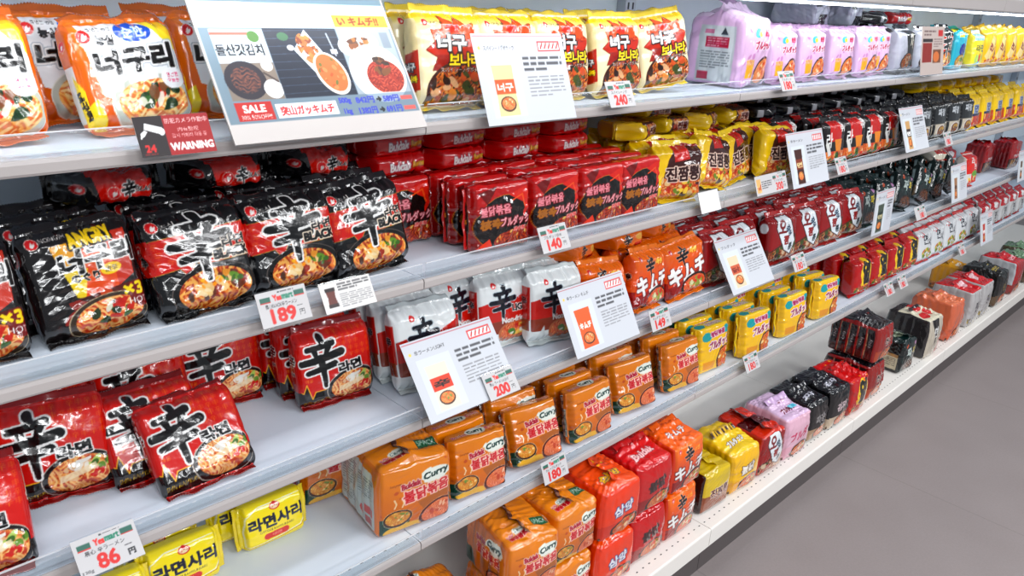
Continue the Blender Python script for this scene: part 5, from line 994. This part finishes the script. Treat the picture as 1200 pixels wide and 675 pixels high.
Bd.poly([(12.2, 12.3), (14.6, 15.2), (16.4, 11.8), (14.2, 9.0)], (214, 222, 230)); Bd.blobs(Bd.ellm(14.3, 12.4, 1.4, 2.3, 15), ((160, 90, 40), (110, 50, 26), (190, 120, 60)), 34, .3, .8, 3); Bd.ell(11.2, 14.2, .8, .6, (50, 90, 60)); Bd.ell(11.8, 12.6, .5, .4, (220, 220, 226))
Bd.ell(16.6, 8.8, 2.3, 3.2, (226, 220, 210), 20); Bd.ell(16.6, 8.9, 1.95, 2.8, (196, 104, 56), 20); Bd.blobs(Bd.ellm(16.6, 8.9, 1.8, 2.6, 20), ((206, 130, 80), (176, 80, 40), (90, 100, 50)), 20, .2, .5, 3); Bd.stroke([(17.8, 14.6), (18.2, 11.4)], .25, (150, 156, 166)); Bd.rect(17.6, 11.6, 18.6, 12.3, (206, 210, 216))
Bd.rect(19.5, 5.6, 28.4, 15.4, (150, 160, 168)); Bd.ell(22.4, 13.0, 3.4, 1.9, (226, 226, 222), 8); Bd.blobs(Bd.ellm(22.4, 12.9, 2.4, 1.2, 8), ((120, 70, 40), (80, 50, 36), (160, 100, 50)), 26, .3, .7, 4); Bd.ell(24.0, 8.6, 4.5, 4.4, (232, 228, 220)); Bd.put(Bd.ellm(24.0, 8.6, 4.5, 4.4) & (Bd.Y < 5.6), (142, 158, 170)); q = Bd.ellm(25.0, 8.0, 3.0, 2.6) & (Bd.Y > 5.7); Bd.put(q, (150, 50, 36)); Bd.noodles(q, ((190, 80, 60), (120, 36, 30)), .6, 2); Bd.blobs(Bd.ellm(24.6, 9.6, 1.8, 1.5), ((70, 46, 36), (110, 70, 40), (50, 40, 34)), 16, .4, .8, 5); Bd.rect(26.4, 12.4, 27.8, 14.8, (120, 130, 140))
Bd.rect(1.6, 2.9, 6.4, 5.4, (166, 34, 30)); Bd.text('SALE', 4.0, 4.5, .95, (244, 226, 222), w=2.9, bold=.08); Bd.text('30% 50%OFF!!', 4.0, 3.4, .55, (244, 226, 222), w=4.0)
Bd.rect(6.8, 3.0, 15.6, 4.9, (226, 226, 232)); Bd.rect(6.95, 3.15, 15.45, 4.75, (190, 200, 210)); Bd.text('突山ガッキムチ', 11.2, 3.95, 1.25, (200, 50, 50), w=7.6, bold=.06, oc=(236, 236, 240), ow=.1)
for y, a, b, c in ((4.75, '500g', '842円', '589円'), (3.2, '1kg', '1382円', '691円')):
    Bd.text(a, 17.0, y, .9, (60, 70, 170), bold=.04); Bd.text(b, 20.2, y, .95, (60, 70, 170), w=2.9, bold=.04); Bd.text('→', 22.5, y, .6, (24, 24, 26), bold=.12); Bd.text(c, 24.5, y, .95, (60, 70, 170), w=2.6, bold=.04); Bd.rect(26.2, y - .3, 28.2, y + .3, (206, 90, 84))
card('promotion_board', Bd, -.172, 1.281, 34, 'large white SALE board with food photographs above black packs', 'sign', y=-.036, th=.003, lip=1.272)

# ------------------------------------------------------------------ light and camera
w = bpy.data.worlds.new('World'); SC.world = w; w.use_nodes = True
w.node_tree.nodes['Background'].inputs[0].default_value = (.84, .92, 1, 1); w.node_tree.nodes['Background'].inputs[1].default_value = .52
def area(name, loc, sx, sy, power, col=(.97, .98, 1), rot=(0, 0, 0)):
    l = bpy.data.lights.new(name, 'AREA'); l.shape = 'RECTANGLE'; l.size = sx; l.size_y = sy; l.energy = power; l.color = col
    o = bpy.data.objects.new(name, l); COL.objects.link(o); o.location = loc; o.rotation_euler = rot; return o
for i, x in enumerate((-1.2, .5, 2.2, 3.9)): area('added_frontal_fill', (x, -.75, 2.7), 1.3, .14, 19)
for i, x in enumerate((-1.2, .9, 3.0)): area('added_frontal_fill', (x, -2.3, 2.7), 1.3, .22, 62)
for i, x in enumerate((-1.2, .9, 3.0)): area('added_frontal_fill', (x, -3.9, 2.7), 1.3, .3, 95, rot=(math.radians(25), 0, 0))  # unseen row added and tilted at the shelves for more frontal light
cam = bpy.data.cameras.new('Camera'); co = bpy.data.objects.new('Camera', cam); COL.objects.link(co); SC.camera = co
f, cx, cy, cz, ya, pi_, ro = 917.56, -.7376, -.9287, 1.4708, .7908, .3628, .0541
cam.sensor_fit = 'HORIZONTAL'; cam.sensor_width = 36; cam.lens = f * 36 / 1200; cam.clip_start = .02
fw = Vector((math.sin(ya) * math.cos(pi_), math.cos(ya) * math.cos(pi_), -math.sin(pi_))); r_ = Vector((math.cos(ya), -math.sin(ya), 0)); u_ = r_.cross(fw)
r2 = r_ * math.cos(ro) + u_ * math.sin(ro); u2 = -r_ * math.sin(ro) + u_ * math.cos(ro)
co.matrix_world = Matrix(((r2.x, u2.x, -fw.x, cx), (r2.y, u2.y, -fw.y, cy), (r2.z, u2.z, -fw.z, cz), (0, 0, 0, 1)))
SC.view_settings.view_transform = 'Standard'; SC.view_settings.look = 'None'; SC.view_settings.gamma = 1; SC.view_settings.exposure = -.88
SC.view_settings.use_curve_mapping = False
